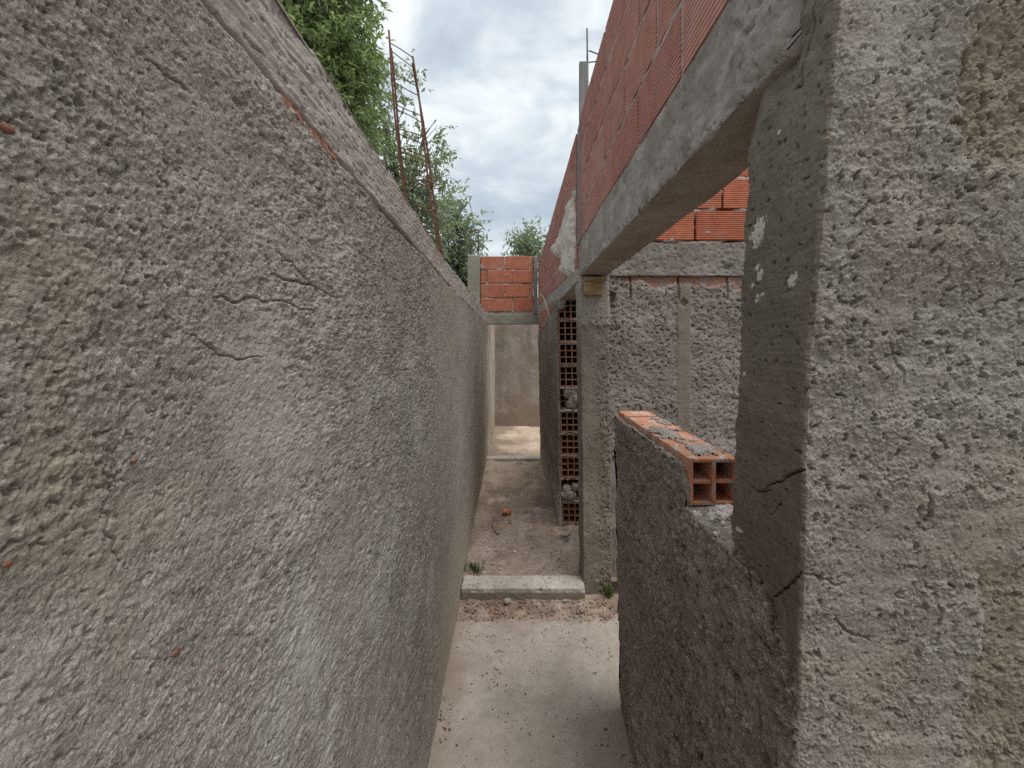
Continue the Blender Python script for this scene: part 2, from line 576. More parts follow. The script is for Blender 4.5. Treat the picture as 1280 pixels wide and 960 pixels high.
M['fleck'] = mat_plain('dull_clay_fleck', (.16, .065, .045), (.25, .115, .08), 90)
M['gapclay'] = mat_plain('dusty_clay', (.26, .11, .075), (.40, .19, .13), 40)
M['twine'] = mat_plain('pale_twine', (.45, .38, .27), (.58, .5, .38), 40)
M['paper'] = mat_cement('cement_crust', [(.50, .465, .435), (.60, .57, .54), (.68, .655, .63)], fine=.2)

EYE = 1.68
FPX = 475.0

# ------------------------------------------------------------------ ground and floors
def grid_sheet(name, xs, ys, zfun, mat, thick=0.05, warp=None):
    X, Y = np.meshgrid(np.asarray(xs, float), np.asarray(ys, float), indexing='ij')
    if warp: X, Y = warp(X, Y)
    Z, tone = zfun(X, Y)
    n, m = X.shape
    V = np.stack([X, Y, Z], -1).reshape(-1, 3)
    i = np.arange(n - 1)[:, None]; j = np.arange(m - 1)[None]
    q = np.stack([i * m + j, (i + 1) * m + j, (i + 1) * m + j + 1, i * m + j + 1], -1).reshape(-1, 4)
    # skirt
    ring = [k * m for k in range(n)] + [(n - 1) * m + k for k in range(1, m)] + [k * m + m - 1 for k in range(n - 2, -1, -1)] + [k for k in range(m - 2, 0, -1)]
    b = len(V); R = np.array(ring)
    low = V[R].copy(); low[:, 2] -= thick
    V = np.vstack([V, low])
    L = len(R); k = np.arange(L); k2 = (k + 1) % L
    sk = np.stack([R[k2], R[k], b + k, b + k2], -1)
    q = np.vstack([q, sk[:, ::-1]])
    tn = np.concatenate([np.broadcast_to(tone, X.shape).ravel(), np.zeros(L)])
    return mesh_np(name, V, q, None, [mat], None, True, {'tone': tn})


def z_ground(X, Y):
    return -0.03 + 0 * X, 0 * X
g = grid_sheet('ground', np.linspace(-150, 150, 31), np.linspace(-150, 150, 31), z_ground, M['earth'], 0.3)
tag(g, 'bare brown earth around the unfinished house', 'ground', kind='structure')


def z_slab(X, Y):
    edge = sstep(2.34, 2.27, Y + 0.03 * perlin(X * 9, Y * 9, 4) + 0.02 * perlin(X * 31, Y * 31, 3))
    h = 0.012 * edge + 0.0015 * fbm(X * 14, Y * 14, 4, 2) - 0.002
    h = h + crack(X, Y, [(.55, 1.2), (.35, 1.45), (.2, 1.55), (.05, 1.75)], .002, .006, .03, 4)
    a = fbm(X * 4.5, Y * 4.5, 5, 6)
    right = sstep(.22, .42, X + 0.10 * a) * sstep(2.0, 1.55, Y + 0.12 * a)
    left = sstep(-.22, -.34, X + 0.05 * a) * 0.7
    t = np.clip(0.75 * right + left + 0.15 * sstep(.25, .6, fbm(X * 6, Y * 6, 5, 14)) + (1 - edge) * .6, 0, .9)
    return h, t
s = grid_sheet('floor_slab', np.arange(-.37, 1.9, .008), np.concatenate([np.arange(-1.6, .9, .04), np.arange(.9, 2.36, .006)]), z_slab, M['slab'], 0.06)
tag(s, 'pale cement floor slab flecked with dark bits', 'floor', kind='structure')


def z_strip(X, Y):
    a = fbm(X * 12, Y * 12, 5, 8)
    return -0.004 + 0.008 * a + 0.004 * fbm(X * 50, Y * 50, 3, 2), np.clip(a * 0.7, -.8, .8)
s = grid_sheet('dirt_strip', np.arange(-.4, 1.9, .008), np.arange(2.26, 2.56, .008), z_strip, M['dirt'], 0.06)
tag(s, 'brown dirt strip before the concrete step', 'ground', kind='structure')


def z_corr(X, Y):
    a = fbm(X * 3.2, Y * 3.2, 6, 18)
    h = .052 + 0.012 * fbm(X * 5, Y * 5, 3, 9) + 0.004 * fbm(X * 30, Y * 30, 3, 5)
    h = h + .02 * sstep(.12, 0.0, np.abs(X + .35) + .03 * a)
    h = h + crack(X, Y, [(.28, 3.75), (.12, 3.95), (-.02, 4.15)], .02, .012, .06, 4)
    pale = sstep(4.0, 4.8, Y + .5 * a) * .6 + sstep(.35, .75, a) * .5
    dark = sstep(.15, .6, fbm(X * 5 + 3, Y * 3, 5, 33)) * .6
    return h, np.clip(pale - dark, -.8, .8)
s = grid_sheet('corridor_floor', np.arange(-.46, 1.9, .012), np.arange(2.60, 5.30, .012), z_corr, M['dirt'], 0.09)
tag(s, 'trodden brown dirt floor of the corridor', 'floor', kind='structure')


def z_far(X, Y):
    a = fbm(X * 2.6, Y * 2.6, 6, 23)
    d = np.clip(sstep(-.05, -.35, X + .25 * a) + sstep(.0, -.3, a) * .4, 0, .9)
    return .062 + 0.006 * a, d
s = grid_sheet('far_room_floor', np.arange(-.6, 2.4, .02), np.arange(5.42, 7.7, .02), z_far, M['farfloor'], 0.09)
tag(s, 'sandy pale floor of the far room', 'floor', kind='structure')

# steps
def box_relief(name, lo, hi, sx, mat, amp=.003, seed=0, f=10, parent=None, extra=None, rad=.006, axis='y'):
    """block with worn faces. axis: the way it is swept; its two end faces stay plain.
    edge numbers: 0 bottom, 1 far (+), 2 top, 3 near (-); for axis z: 0 -y, 1 +x, 2 +y, 3 -x"""
    (x0, y0, z0), (x1, y1, z1) = lo, hi
    def ns(L): return max(2, int(L / sx))
    def rl(U, V, X, Y, Z, E):
        h = amp * fbm(U * f, V * f, 4, seed) + amp * .4 * perlin(U * f * 6, V * f * 6, seed + 2)
        t = 0 * U
        if extra: h, t = extra(h, X, Y, Z, E)
        return h, t
    if axis == 'y':
        path = poly_path([(x0, z0), (x1, z0), (x1, z1), (x0, z1)], [ns(x1 - x0), ns(z1 - z0), ns(x1 - x0), ns(z1 - z0)], rad)
        fr = lambda p0, p1, n0, n1, T: ((p0, T, p1), (n0, 0 * T, n1))
        return sweep(name, path, np.linspace(y0, y1, ns(y1 - y0) + 1), fr, rl, [mat], parent, flip=True)
    if axis == 'x':
        path = poly_path([(y0, z0), (y1, z0), (y1, z1), (y0, z1)], [ns(y1 - y0), ns(z1 - z0), ns(y1 - y0), ns(z1 - z0)], rad)
        fr = lambda p0, p1, n0, n1, T: ((T, p0, p1), (0 * T, n0, n1))
        return sweep(name, path, np.linspace(x0, x1, ns(x1 - x0) + 1), fr, rl, [mat], parent)
    path = poly_path([(x0, y0), (x1, y0), (x1, y1), (x0, y1)], [ns(x1 - x0), ns(y1 - y0), ns(x1 - x0), ns(y1 - y0)], rad)
    return sweep(name, path, np.linspace(z0, z1, ns(z1 - z0) + 1), f_up, rl, [mat], parent)


def ex_step(h, X, Y, Z, E):
    h = h + np.where(E == 2, crack(X, Y, [(.19, 2.49), (.195, 2.56), (.175, 2.64)], .004, .012, .01, 3), 0)
    a = fbm(X * 14, Y * 14, 4, 7)
    chip = np.where((Z > .05) & (Y < 2.53), -.012 * sstep(.2, .5, perlin(X * 16, Z * 3, 9)), 0)
    t = np.clip(sstep(.62, .9, (2.56 - Y) / .06 * 0 + a) * .7 + np.where(Z < .045, .85, 0), 0, .9)
    return h + chip, t
o = box_relief('concrete_step', (-.36, 2.50, -.02), (.455, 2.64, .074), .006, M['step'], .003, 5, 12, None, ex_step, axis='x')
tag(o, 'worn pale concrete step with a crack, at the pillar foot', 'step')
o = box_relief('concrete_step', (-.44, 5.28, .0), (.36, 5.42, .088), .01, M['step'], .003, 6, 9, axis='x')
tag(o, 'thin concrete threshold under the far doorway', 'step')

# ------------------------------------------------------------------ long plastered wall
def arr(pts):
    xs, ys = zip(*pts)
    return lambda q: np.interp(q, xs, ys)

TOPL = arr([(-2, 2.19), (.3, 2.19), (.74, 2.175), (1.15, 2.14), (1.85, 2.095), (3, 2.10), (5.3, 2.12)])
CRK = arr([(-2, 2.07), (.45, 2.065), (.57, 2.055), (.95, 2.035), (1.43, 2.015), (1.9, 1.99), (5.3, 1.98)])
FACE = arr([(-2, -.35), (1.65, -.35), (1.85, -.353), (5.25, -.408)])


def lw(u, v):          # photo point on the long wall's plane -> (y, z)
    y = .35 * FPX / (645 - u)
    return (y, EYE + (430 - v) * y / FPX)

yy = [-1.6, -1.2, -.8, -.5, -.3, -.1, .0, .06]
y = .12
while y < 5.3:
    yy.append(y)
    y += min(.0052, max(.0011, y * y * .008))
yy.append(5.3)
yy = np.array(yy)
ts = np.concatenate([np.linspace(0, .40, 260)[:-1], np.linspace(.40, 1, 900)])

LCR = [([(228, 415), (252, 428), (275, 444), (303, 450), (330, 447)], .0016, .008, .006),
       ([(340, 342), (375, 352), (400, 362)], .0028, .010, .008),
       ([(352, 325), (380, 345), (408, 366), (428, 372)], .0022, .009, .01),
       ([(180, 75), (215, 100), (240, 118)], .0016, .007, .006),
       ([(268, 375), (300, 378), (345, 376), (395, 386)], .0025, .008, .012),
       ([(418, 405), (430, 392), (425, 415)], .002, .007, .01),
       ([(386, 470), (392, 440), (398, 430)], .0025, .009, .012),
       ([(130, 590), (136, 640), (142, 720)], .0016, .006, .02),
       ([(455, 480), (470, 500), (462, 540)], .002, .006, .012)]


def rel_long(U, V, X, Y, Z, E):
    front = E == 1
    big = fbm(Y * 2.2, Z * 2.2, 4, 41)
    smooth = sstep(.10, .5, fbm(Y * 3.1, Z * 3.1, 4, 77))
    far = sstep(1.45, 1.9, Y)
    amp = (1 - .40 * smooth) * (1 - .55 * far)
    near = sstep(.58, .36, Y + .05 * big)
    h = (roughcast(Y, Z, 3, .74, 1.6) * (1 - near) + roughcast(Y, Z, 103, .50, 2.5) * near) * amp + .004 * big
    # the cast band along the top sits a little behind, cleaner
    band = sstep(-.006, .006, Z - CRK(Y) + .004 * perlin(Y * 25, Y * 3, 8)) 
    hb = smoothcast(Y, Z, 17, 1.6) + roughcast(Y, Z, 23, .16) + .001
    h = h * (1 - band) + hb * band
    gap = np.exp(-((Z - CRK(Y) - .004 * perlin(Y * 25, Y * 3, 8)) / .0042) ** 2) * sstep(2.2, 1.75, Y)
    gap = gap * (0.35 + 0.65 * sstep(-.2, .25, perlin(Y * 6, Y * 2, 66)))
    h = h - .022 * gap
    # red clay showing in the gap
    t = np.zeros(X.shape)
    a = fbm(Y * 5, Z * 5, 5, 31)
    t = t * (1 - band) - .9 * band
    t = t + .45 * sstep(.42, .28, Y + .10 * a) * sstep(2.0, 1.6, Z + .2 * a) * sstep(-.5, .3, fbm(Y * 11, Z * 6, 4, 12))
    t = t + .75 * far * sstep(.9, .2, Z + .25 * a) + far * .25 * sstep(.0, .5, a)
    t = t - .5 * sstep(.15, .6, fbm(Y * 4.2 + 9, Z * 3.4, 5, 51)) * (1 - far) * (1 - band)
    y0, z0 = .95, 1.05       # pale washed run down the wall
    run = np.exp(-((Y - (.62 + .10 * (1.7 - Z)) - .04 * a) / .035) ** 2) * sstep(1.35, 1.15, Z) * sstep(.0, .5, Z)
    t = t - .8 * run * sstep(-.25, .25, fbm(Y * 25, Z * 9, 4, 5))
    for i, (pts, w, d, am) in enumerate(LCR):
        h = h + crack(Y, Z, [lw(*p) for p in pts], w * .62, d, am * .6, 20 + i) * (front)
    # pits with a shape of their own
    h = np.where(front, h, h * .5)
    return h, np.clip(t, -.95, .95)


def fr_long(p0, p1, n0, n1, T):
    x = p0 + (FACE(p1) + .35)
    z = T * (TOPL(p1) + .006 * perlin(p1 * 9, p1 * 2, 3) + .003 * perlin(p1 * 47, p1 * 2, 4)) - .03 * (1 - T)
    return (x, p1, z), (n0, n1, 0 * T)

yfr = (yy - yy[0]) / (yy[-1] - yy[0])
path = poly_path([(-.53, -1.6), (-.35, -1.6), (-.35, 5.3), (-.53, 5.3)], [3, yfr, 3, 60], .006)
lwall = empty('plastered_wall', (-.44, 1.8, 0))
tag(lwall, 'long rough grey plastered wall with a cracked concrete band on top, bounding the corridor opposite the openings', 'wall')
adopt(sweep('rough_plaster', path, ts, fr_long, rel_long, [M['wall']], None, cap_drop=.04), lwall)
# clay seen in the open joint under the top band
mb = MB()
for (ya, yb) in ((.563, .625), (.632, .735)):
    n = 12
    for i in range(n):
        a = ya + (yb - ya) * i / n; b2 = ya + (yb - ya) * (i + 1) / n
        zc = float(CRK((a + b2) / 2))
        mb.box((-.40, a, zc - .012), (-.3485 + rnd.uniform(-.0025, .0015), b2 + .001, zc + rnd.uniform(-.006, .0)))
adopt(mb.build('exposed_brick', M['gapclay']), lwall)

# ------------------------------------------------------------------ rebar cage on the long wall
cage = empty('rebar_cage', (-.44, 1.98, 2.0))
tag(cage, 'tall rusty rebar cage leaning above the long plastered wall, four bars tied with stirrups', 'rebar cage')
def cage_pt(i, j, t):      # i across, j depth, t height 0..1
    x0 = (-.53, -.372)[i]; x1 = (-.672, -.548)[i]
    z0 = 1.98
    z1 = (3.29, 3.20)[i] - .03 * j
    yv = 1.955 + .018 * j
    w = .008 * math.sin(t * 7 + i * 2 + j)
    return (x0 + (x1 - x0) * t + w * .6 + .018 * j * (1 - t), yv + w + .05 * t, z0 + (z1 - z0) * t)
for i in (0, 1):
    for j in (0, 1):
        mb = MB()
        e = 1.04 if (i == 0 and j == 0) else 1.0
        mb.tube([cage_pt(i, j, k / 14 * e) for k in range(15)], .0055, 6)
        adopt(mb.build('bar', M['rust'], None, True), cage)
for k, t in enumerate((.155, .225, .33, .44, .55, .635, .735, .86, .985)):
    mb = MB()
    c = [np.array(cage_pt(i, j, min(1, t + rnd.uniform(-.008, .008)))) for i, j in ((0, 0), (1, 0), (1, 1), (0, 1))]
    cen = sum(c) / 4
    c = [p + (p - cen) * np.array([.06, .12, 0]) for p in c]
    loop = c + [c[0]]
    pts = []
    for a, b2 in zip(loop[:-1], loop[1:]):
        pts += [a * .9 + b2 * .1, a * .5 + b2 * .5 + np.array([0, 0, rnd.uniform(-.004, .004)]), a * .1 + b2 * .9]
    pts.append(pts[0])
    mb.tube(pts, .0027, 5)
    adopt(mb.build('stirrup', M['rust'], None, True), cage)

# ------------------------------------------------------------------ pier beside the camera
YC = arr([(0, .665), (1.0, .625), (1.68, .585), (2.16, .535), (3.3, .50)])
YF = arr([(0, .83), (1.28, .80), (1.68, .763), (1.88, .745), (2.06, .735), (2.13, .70), (2.2, .67), (3.3, .66)])


def rp(u, v):          # photo point on the corridor face -> (y, z)
    y = .45 * FPX / (u - 645)
    return (y, EYE + (430 - v) * y / FPX)


def rf(u, v):          # photo point on the pier's front -> (x, z)
    return ((u - 645) * .585 / FPX, EYE + (430 - v) * .585 / FPX)

BND = arr([(.50, .98), (.60, 1.06), (.629, 1.15), (.68, 1.225), (.737, 1.26), (.80, 1.30), (.9, 1.33)])


def lean(z):
    return .028 * np.clip((1.5 - z) / 1.5, 0, 1)


def fr_pier(p0, p1, n0, n1, T):
    t = (p1 - .585) / (.78 - .585)
    wob = .004 * perlin(T * 14, T * 0 + .3, 5) + .003 * perlin(T * 37, T * 0 + 1.3, 6)
    y = YC(T) + (YF(T) + wob * 1.5 - YC(T)) * t + (1 - t) * wob * .5
    x = p0 + lean(T) * np.clip((1.0 - p0) / .55, 0, 1)
    return (x, y, T), (n0, n1, 0 * T)


FCR = [([(1005, 722), (1030, 728), (1060, 745), (1075, 742)], .002, .008, .01),
       ([(1060, 790), (1085, 810), (1110, 820)], .0022, .008, .01),
       ([(1170, 620), (1176, 650), (1172, 660)], .0035, .012, .006),
       ([(1262, 55), (1256, 75), (1262, 95)], .004, .014, .006),
       ([(1112, 430), (1120, 450), (1130, 470)], .002, .007, .006)]
RCR = [([(1012, 587), (1000, 588), (988, 592), (975, 602), (955, 612)], .0022, .012, .006),
       ([(998, 716), (990, 722), (982, 732), (973, 738), (962, 746)], .0022, .012, .005),
       ([(1022, 3), (1012, 50), (1002, 105), (992, 112)], .0022, .008, .005),
       ([(925, 595), (945, 615), (962, 612)], .0018, .006, .004),
       ([(970, 612), (975, 630), (968, 640)], .0018, .006, .004),
       ([(985, 810), (980, 840), (984, 870)], .0015, .006, .004)]


def rel_pier(U, V, X, Y, Z, E):
    side = (E == 2)
    front = (E == 3)
    bnd = BND(Y) + .012 * perlin(Y * 40, Z * 40, 2) + .006 * perlin(Y * 120, Z * 120, 2)
    up = sstep(-.008, .008, Z - bnd)
    a = fbm(X * 4, Z * 4, 5, 61)
    hs = smoothcast(Y, Z, 27, 1.0) + roughcast(Y, Z, 81, .22) * (1 - .3 * up) + .006 * sstep(2.0, 2.12, Z) * perlin(Y * 30, Z * 30, 6)
    hr = roughcast(Y, Z, 33, 2.0, .66)
    hside = hs * up + (hr - .004) * (1 - up)
    calm = sstep(.1, .5, fbm(X * 4 + 2, Z * 4, 4, 19))
    hf = roughcast(X, Z, 9, .85, 1.4) * (1 - .55 * calm) + .006 * fbm(X * 3, Z * 3, 3, 29)
    # hollow patches, upper right and lower right, set back where the skim fell off
    patch = sstep(-.008, .012, X - (.645 + .025 * perlin(Z * 9, Z * 0, 3) + .012 * perlin(Z * 40, X * 5, 3))) * sstep(1.93, 1.98, Z + .03 * a)
    patch2 = sstep(-.006, .01, X - (.745 + .02 * perlin(Z * 8, Z * 0 + 4, 3) + .008 * perlin(Z * 40, X * 5, 5))) * sstep(1.36, 1.30, Z + .03 * a)
    pm = np.clip(patch + patch2, 0, 1)
    hf = hf - .008 * pm + .5 * pm * roughcast(X, Z, 63, .9)
    w = np.clip((E == 3) * 1.0, 0, 1)
    h = np.where(side, hside, hf)
    # soften both reliefs toward the arrises so that they meet
    e2 = np.clip((Y - YC(Z)) / .012, 0, 1)
    h = np.where(side, h * e2 + hf * 0 + roughcast(U, Z, 9, .7) * (1 - e2), h)
    e3 = np.clip((X - .45 - lean(Z)) / .012, 0, 1)
    h = np.where(front, h * e3 + roughcast(U, Z, 9, .7) * (1 - e3), h)
    t = np.where(front, .6 * pm + .2 * sstep(.0, .6, fbm(X * 5, Z * 2.4, 5, 71)) - .35 * sstep(.1, .6, fbm(X * 4.5 + 5, Z * 4.5, 5, 72)) * (1 - pm), 0)
    # flakes of old pale paint on the side
    fl = np.zeros(X.shape)
    for (u, v, ru, rv) in ((948, 290, 9, 17), (990, 350, 5, 9), (950, 345, 4, 7), (947, 373, 3, 5), (953, 368, 3, 3), (946, 334, 3, 4), (975, 165, 2, 3), (922, 662, 4, 3), (929, 468, 2, 3), (941, 357, 2, 3)):
        y, z = rp(u, v)
        ry = ru * y / (u - 645); rz = rv * y / FPX
        d = np.hypot((Y - y) / ry + .35 * (Z - z) / rz, (Z - z) / rz) + .5 * perlin(Y * 220, Z * 90, 8)
        fl = np.maximum(fl, sstep(1.0, .85, d))
    t = np.where(side, fl, t)
    h = h + np.where(side, .001 * fl, 0)
    for i, (pts, ww, d, am) in enumerate(FCR):
        h = h + np.where(front, crack(X, Z, [rf(*p) for p in pts], ww, d, am * .6, 60 + i), 0)
    for i, (pts, ww, d, am) in enumerate(RCR):
        h = h + np.where(side, crack(Y, Z, [rp(*p) for p in pts], ww, d, am * .6, 80 + i), 0)
    return h, np.clip(t, -.95, .95)


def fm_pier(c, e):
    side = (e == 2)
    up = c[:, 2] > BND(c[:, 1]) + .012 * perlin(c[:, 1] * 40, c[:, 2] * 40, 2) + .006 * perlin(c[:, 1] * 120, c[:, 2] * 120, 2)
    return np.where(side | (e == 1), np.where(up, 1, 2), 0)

XN = 260
xs = np.concatenate([np.linspace(0, .36, 360), np.linspace(.37, 1, 12)])
zs = np.concatenate([np.linspace(0, .98, 60)[:-1], np.linspace(.98, 2.24, 950), np.linspace(2.26, 3.2, 30)])
path = poly_path([(1.6, .78), (.45, .78), (.45, .585), (1.6, .585)][::1], [40, 120, xs, 4], .006)
# counter-clockwise: far face (towards the corridor), corridor face, front face, end
P_, N_, E_, S_ = path
E_ = E_ + 1
pier = empty('masonry_pier', (1.0, .68, 0))
tag(pier, 'massive close masonry pier, pale roughcast front and smooth brown side, joined to the low wall', 'pier')
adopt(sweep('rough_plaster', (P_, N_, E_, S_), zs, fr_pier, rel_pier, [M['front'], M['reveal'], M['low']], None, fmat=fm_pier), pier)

# ------------------------------------------------------------------ low wall with hollow bricks on top
def hollow_brick(name, x0, x1, y0, y1, z0, z1, nx, nz, mat, parent, web=.009, shell=.011, seed=0, broken=0.0, fn=None, back=True):
    """a clay block with its cell openings facing -y"""
    r = random.Random(seed)
    mb = MB()
    j = lambda s: r.uniform(-s, s)
    cw = (x1 - x0 - 2 * shell - (nx - 1) * web) / nx
    chh = (z1 - z0 - 2 * shell - (nz - 1) * web) / nz
    def B(a, b, c, d, yo=0.0):
        mb.box((a, y0 + yo, c), (b, y1, d), fn, .0012)
    B(x0, x0 + shell, z0, z1, abs(j(.003)))
    B(x1 - shell, x1, z0, z1, abs(j(.004)))
    B(x0 + shell + .0004, x1 - shell - .0004, z0 + .0003, z0 + shell, abs(j(.003)))
    B(x0 + shell + .0004, x1 - shell - .0004, z1 - shell, z1 - .0003, abs(j(.003)))
    for i in range(1, nx):
        a = x0 + shell + i * cw + (i - 1) * web
        B(a, a + web, z0 + shell + .0004, z1 - shell - .0004, .001 + abs(j(.006)) + (broken * r.random() * .05))
    for k in range(1, nz):
        c = z0 + shell + k * chh + (k - 1) * web
        for i in range(nx):
            a = x0 + shell + i * (cw + web)
            B(a + .0004, a + cw - .0004, c, c + web, .0015 + abs(j(.006)) + (broken * r.random() * .05))
    if back:
        mb.box((x0 + .002, y1 + .0005, z0 + .002), (x1 - .002, y1 + .004, z1 - .002), fn)
    o = mb.build(name, mat)
    if parent is not None: adopt(o, parent)
    return o

low = empty('low_wall', (.53, 1.25, 0))
tag(low, 'rough dark low wall between pier and doorway, topped with orange hollow clay bricks', 'wall')
LT = arr([(.6, 1.20), (.8, 1.235), (1.0, 1.242), (1.1, 1.244), (1.8, 1.244)])
def fr_low(p0, p1, n0, n1, T):
    z = p1 * LT(T) / 1.24 - .02 * (1.24 - p1)
    return (p0 + lean(z), T, z), (n0, 0 * T, n1)
def rel_low(U, V, X, Y, Z, E):
    h = roughcast(Y, Z, 33, 2.0, .66) + .006 * fbm(Y * 5, Z * 5, 3, 15)
    h = np.where(E == 2, roughcast(Y, X, 35, 1.0) + .006 * perlin(Y * 20, X * 20, 6), h)
    h = np.where(E == 3, h, h * .8)
    h = h + np.where(E == 3, crack(Y, Z, [rp(828, 838), rp(836, 856), rp(842, 868)], .009, .022, .004, 5) + crack(Y, Z, [rp(838, 795), rp(852, 815), rp(858, 822)], .006, .012, .004, 6) + crack(Y, Z, [rp(798, 600), rp(802, 622), rp(800, 640)], .004, .012, .006, 7), 0)
    h = h - .02 * sstep(.76, .70, Y + .01 * perlin(Z * 20, Z * 0, 3))
    t = .22 * sstep(.1, .6, fbm(Y * 45, Z * 45, 4, 3)) * sstep(-.3, .4, fbm(Y * 6, Z * 6, 3, 9))
    return h, t
ysl = np.concatenate([np.linspace(.70, 1.1, 170), np.linspace(1.103, 1.74, 220)])
path = poly_path([(.45, 0), (.60, 0), (.60, 1.24), (.45, 1.24)], [3, 30, 60, 520], .006)
adopt(sweep('rough_plaster', path, ysl, fr_low, rel_low, [M['low']], None, flip=True), low)
# plaster skin that still stands in front of the bricks
def fr_skin(p0, p1, n0, n1, T):
    top = 1.352 + .006 * perlin(T * 20, T * 0, 4) + .004 * perlin(T * 60, T * 0, 5) - .05 * sstep(1.06, 1.02, T)
    z = 1.235 + (p1 - 1.235) / (1.352 - 1.235) * (top - 1.235)
    return (p0 + lean(z), T, z), (n0, 0 * T, n1)
path = poly_path([(.4505, 1.235), (.4655, 1.235), (.4655, 1.352), (.4505, 1.352)], [3, 6, 6, 44], .003)
adopt(sweep('plaster_skin', path, np.arange(1.022, 1.74, .0045), fr_skin, rel_low, [M['low']], None, flip=True), low)
for (a, b2, dz, sd) in ((1.02, 1.345, .0, 1), (1.357, 1.605, .002, 2), (1.617, 1.735, .004, 3)):
    hollow_brick('hollow_brick', .468, .598, a, b2, 1.246, 1.371 + dz, 2, 2, M['clay'] if sd == 9 else M['clay_top'], low, .010, .0095, sd)
# mortar on and around the bricks
xq = np.arange(.463, .606, .003); yq = np.arange(1.02, 1.74, .003)
Xg, Yg = np.meshgrid(xq, yq, indexing='ij')
wt = np.exp(-((Yg - 1.31) / .075) ** 2) * np.exp(-((Xg - .512) / .03) ** 2) + .8 * np.exp(-((Yg - 1.11) / .05) ** 2) * np.exp(-((Xg - .54) / .035) ** 2) + .5 * np.exp(-((Yg - 1.50) / .08) ** 2) * np.exp(-((Xg - .57) / .02) ** 2) + .45 * np.exp(-((Yg - 1.351) / .006) ** 2)
sd_ = wt + .38 * fbm(Xg * 38, Yg * 26, 4, 5) - .27
hh = np.where(sd_ > 0, .013 * np.clip(sd_, 0, 1) ** .6 + .004 * perlin(Xg * 120, Yg * 120, 8) * sstep(0, .2, sd_) + .001, -.006)
n_, m_ = Xg.shape
i = np.arange(n_ - 1)[:, None]; j = np.arange(m_ - 1)[None]
q = np.stack([i * m_ + j, (i + 1) * m_ + j, (i + 1) * m_ + j + 1, i * m_ + j + 1], -1)
keep = sd_ > -.06
kq = keep[:-1, :-1] & keep[1:, :-1] & keep[:-1, 1:] & keep[1:, 1:]
adopt(mesh_np('grey_mortar', np.stack([Xg, Yg, 1.3725 + hh], -1).reshape(-1, 3), q[kq].reshape(-1, 4), None, [M['mortar']]), low)
mb = MB()
for k in range(46):
    t = rnd.random()
    mb.lump((.545 + rnd.gauss(0, .02), 1.005 - rnd.random() * .05, 1.243 - t * .012 + rnd.random() * .012), rnd.uniform(.005, .016), 100 + k, .5, 10, 7, (1, 1.1, .8))
for k in range(26):
    mb.lump((.462 + rnd.random() * .05, 1.0 - rnd.random() * .12, 1.232 + rnd.random() * .01), rnd.uniform(.003, .008), 200 + k, .5, 8, 6)
adopt(mb.build('white_mortar', M['wmortar'], None, True), low)

# ------------------------------------------------------------------ brick courses
def brick_courses(name, fn, a0, a1, zrows, length, gap, offs, mat, parent, d_out=0.0, d_in=-.12, ch=.003, seed=0, jit=.003):
    """clay bricks in running bond; fn(a, d, z) -> xyz with d outward"""
    r = random.Random(seed)
    mb = MB()
    for k, (z0, z1) in enumerate(zrows):
        a = a0 - (offs[k % len(offs)] % (length + gap))
        while a < a1:
            b = min(a + length, a1); s = max(a, a0)
            if b - s > .02:
                dj = r.uniform(-jit, jit); zj = r.uniform(-.0025, .0025); tl = r.uniform(-.004, .004)
                ff = lambda p, q, w, dj=dj, zj=zj, tl=tl, s=s: fn(p, q + dj + tl * (p - s), w + zj + tl * (p - s) * .6)
                mb.box((s, d_in, z0), (b, d_out, z1), ff, ch)
            a += length + gap + r.uniform(-.003, .003)
    o = mb.build(name, mat)
    if parent is not None: adopt(o, parent)
    return o


def mortar_slab(name, fn, a0, a1, z0, z1, mat, parent, rec=.006, thick=.11, step=.012, seed=0, joints=(), squeeze=.006, amp=1.0, deep=.02):
    A = np.arange(a0, a1 + 1e-6, step); Zs = np.arange(z0, z1 + 1e-6, step * .6)
    path = poly_path([(a0, -thick), (a1, -thick), (a1, -rec), (a0, -rec)], [6, 2, np.linspace(0, 1, len(A)), 2], .002, 2)
    # outline in (a, d) with d outward; normal of edge 2 is +d
    def fr(p0, p1, n0, n1, T):
        x, y, z = fn(p0, p1, T)
        x1, y1, _ = fn(p0 + n0 * .01, p1 + n1 * .01, T)
        return (x, y, z), ((x1 - x) / .01, (y1 - y) / .01, 0 * T)
    def rl(U, V, X, Y, Z, E):
        q = X + Y
        h = amp * (.004 * fbm(q * 30, Z * 30, 3, seed) + .010 * sstep(.1, .6, fbm(q * 9, Z * 14, 4, seed + 3)) - deep * sstep(.15, .5, fbm(q * 5, Z * 12, 3, seed + 8)))
        for jz in joints:
            h = h + squeeze * np.exp(-((Z - jz(X, Y) if callable(jz) else Z - jz) / .009) ** 2) * np.clip(.45 + 1.1 * fbm(q * 13, Z * 3, 4, seed + 13), 0, 1.4)
        return np.where(E == 2, h, 0), 0 * U
    o = sweep(name, path, Zs, fr, rl, [mat])
    # make the faces look outward whatever the handedness of fn
    me = o.data
    import bmesh
    bm = bmesh.new(); bm.from_mesh(me); bmesh.ops.recalc_face_normals(bm, faces=bm.faces); bm.to_mesh(me); bm.free()
    if parent is not None: adopt(o, parent)
    return o

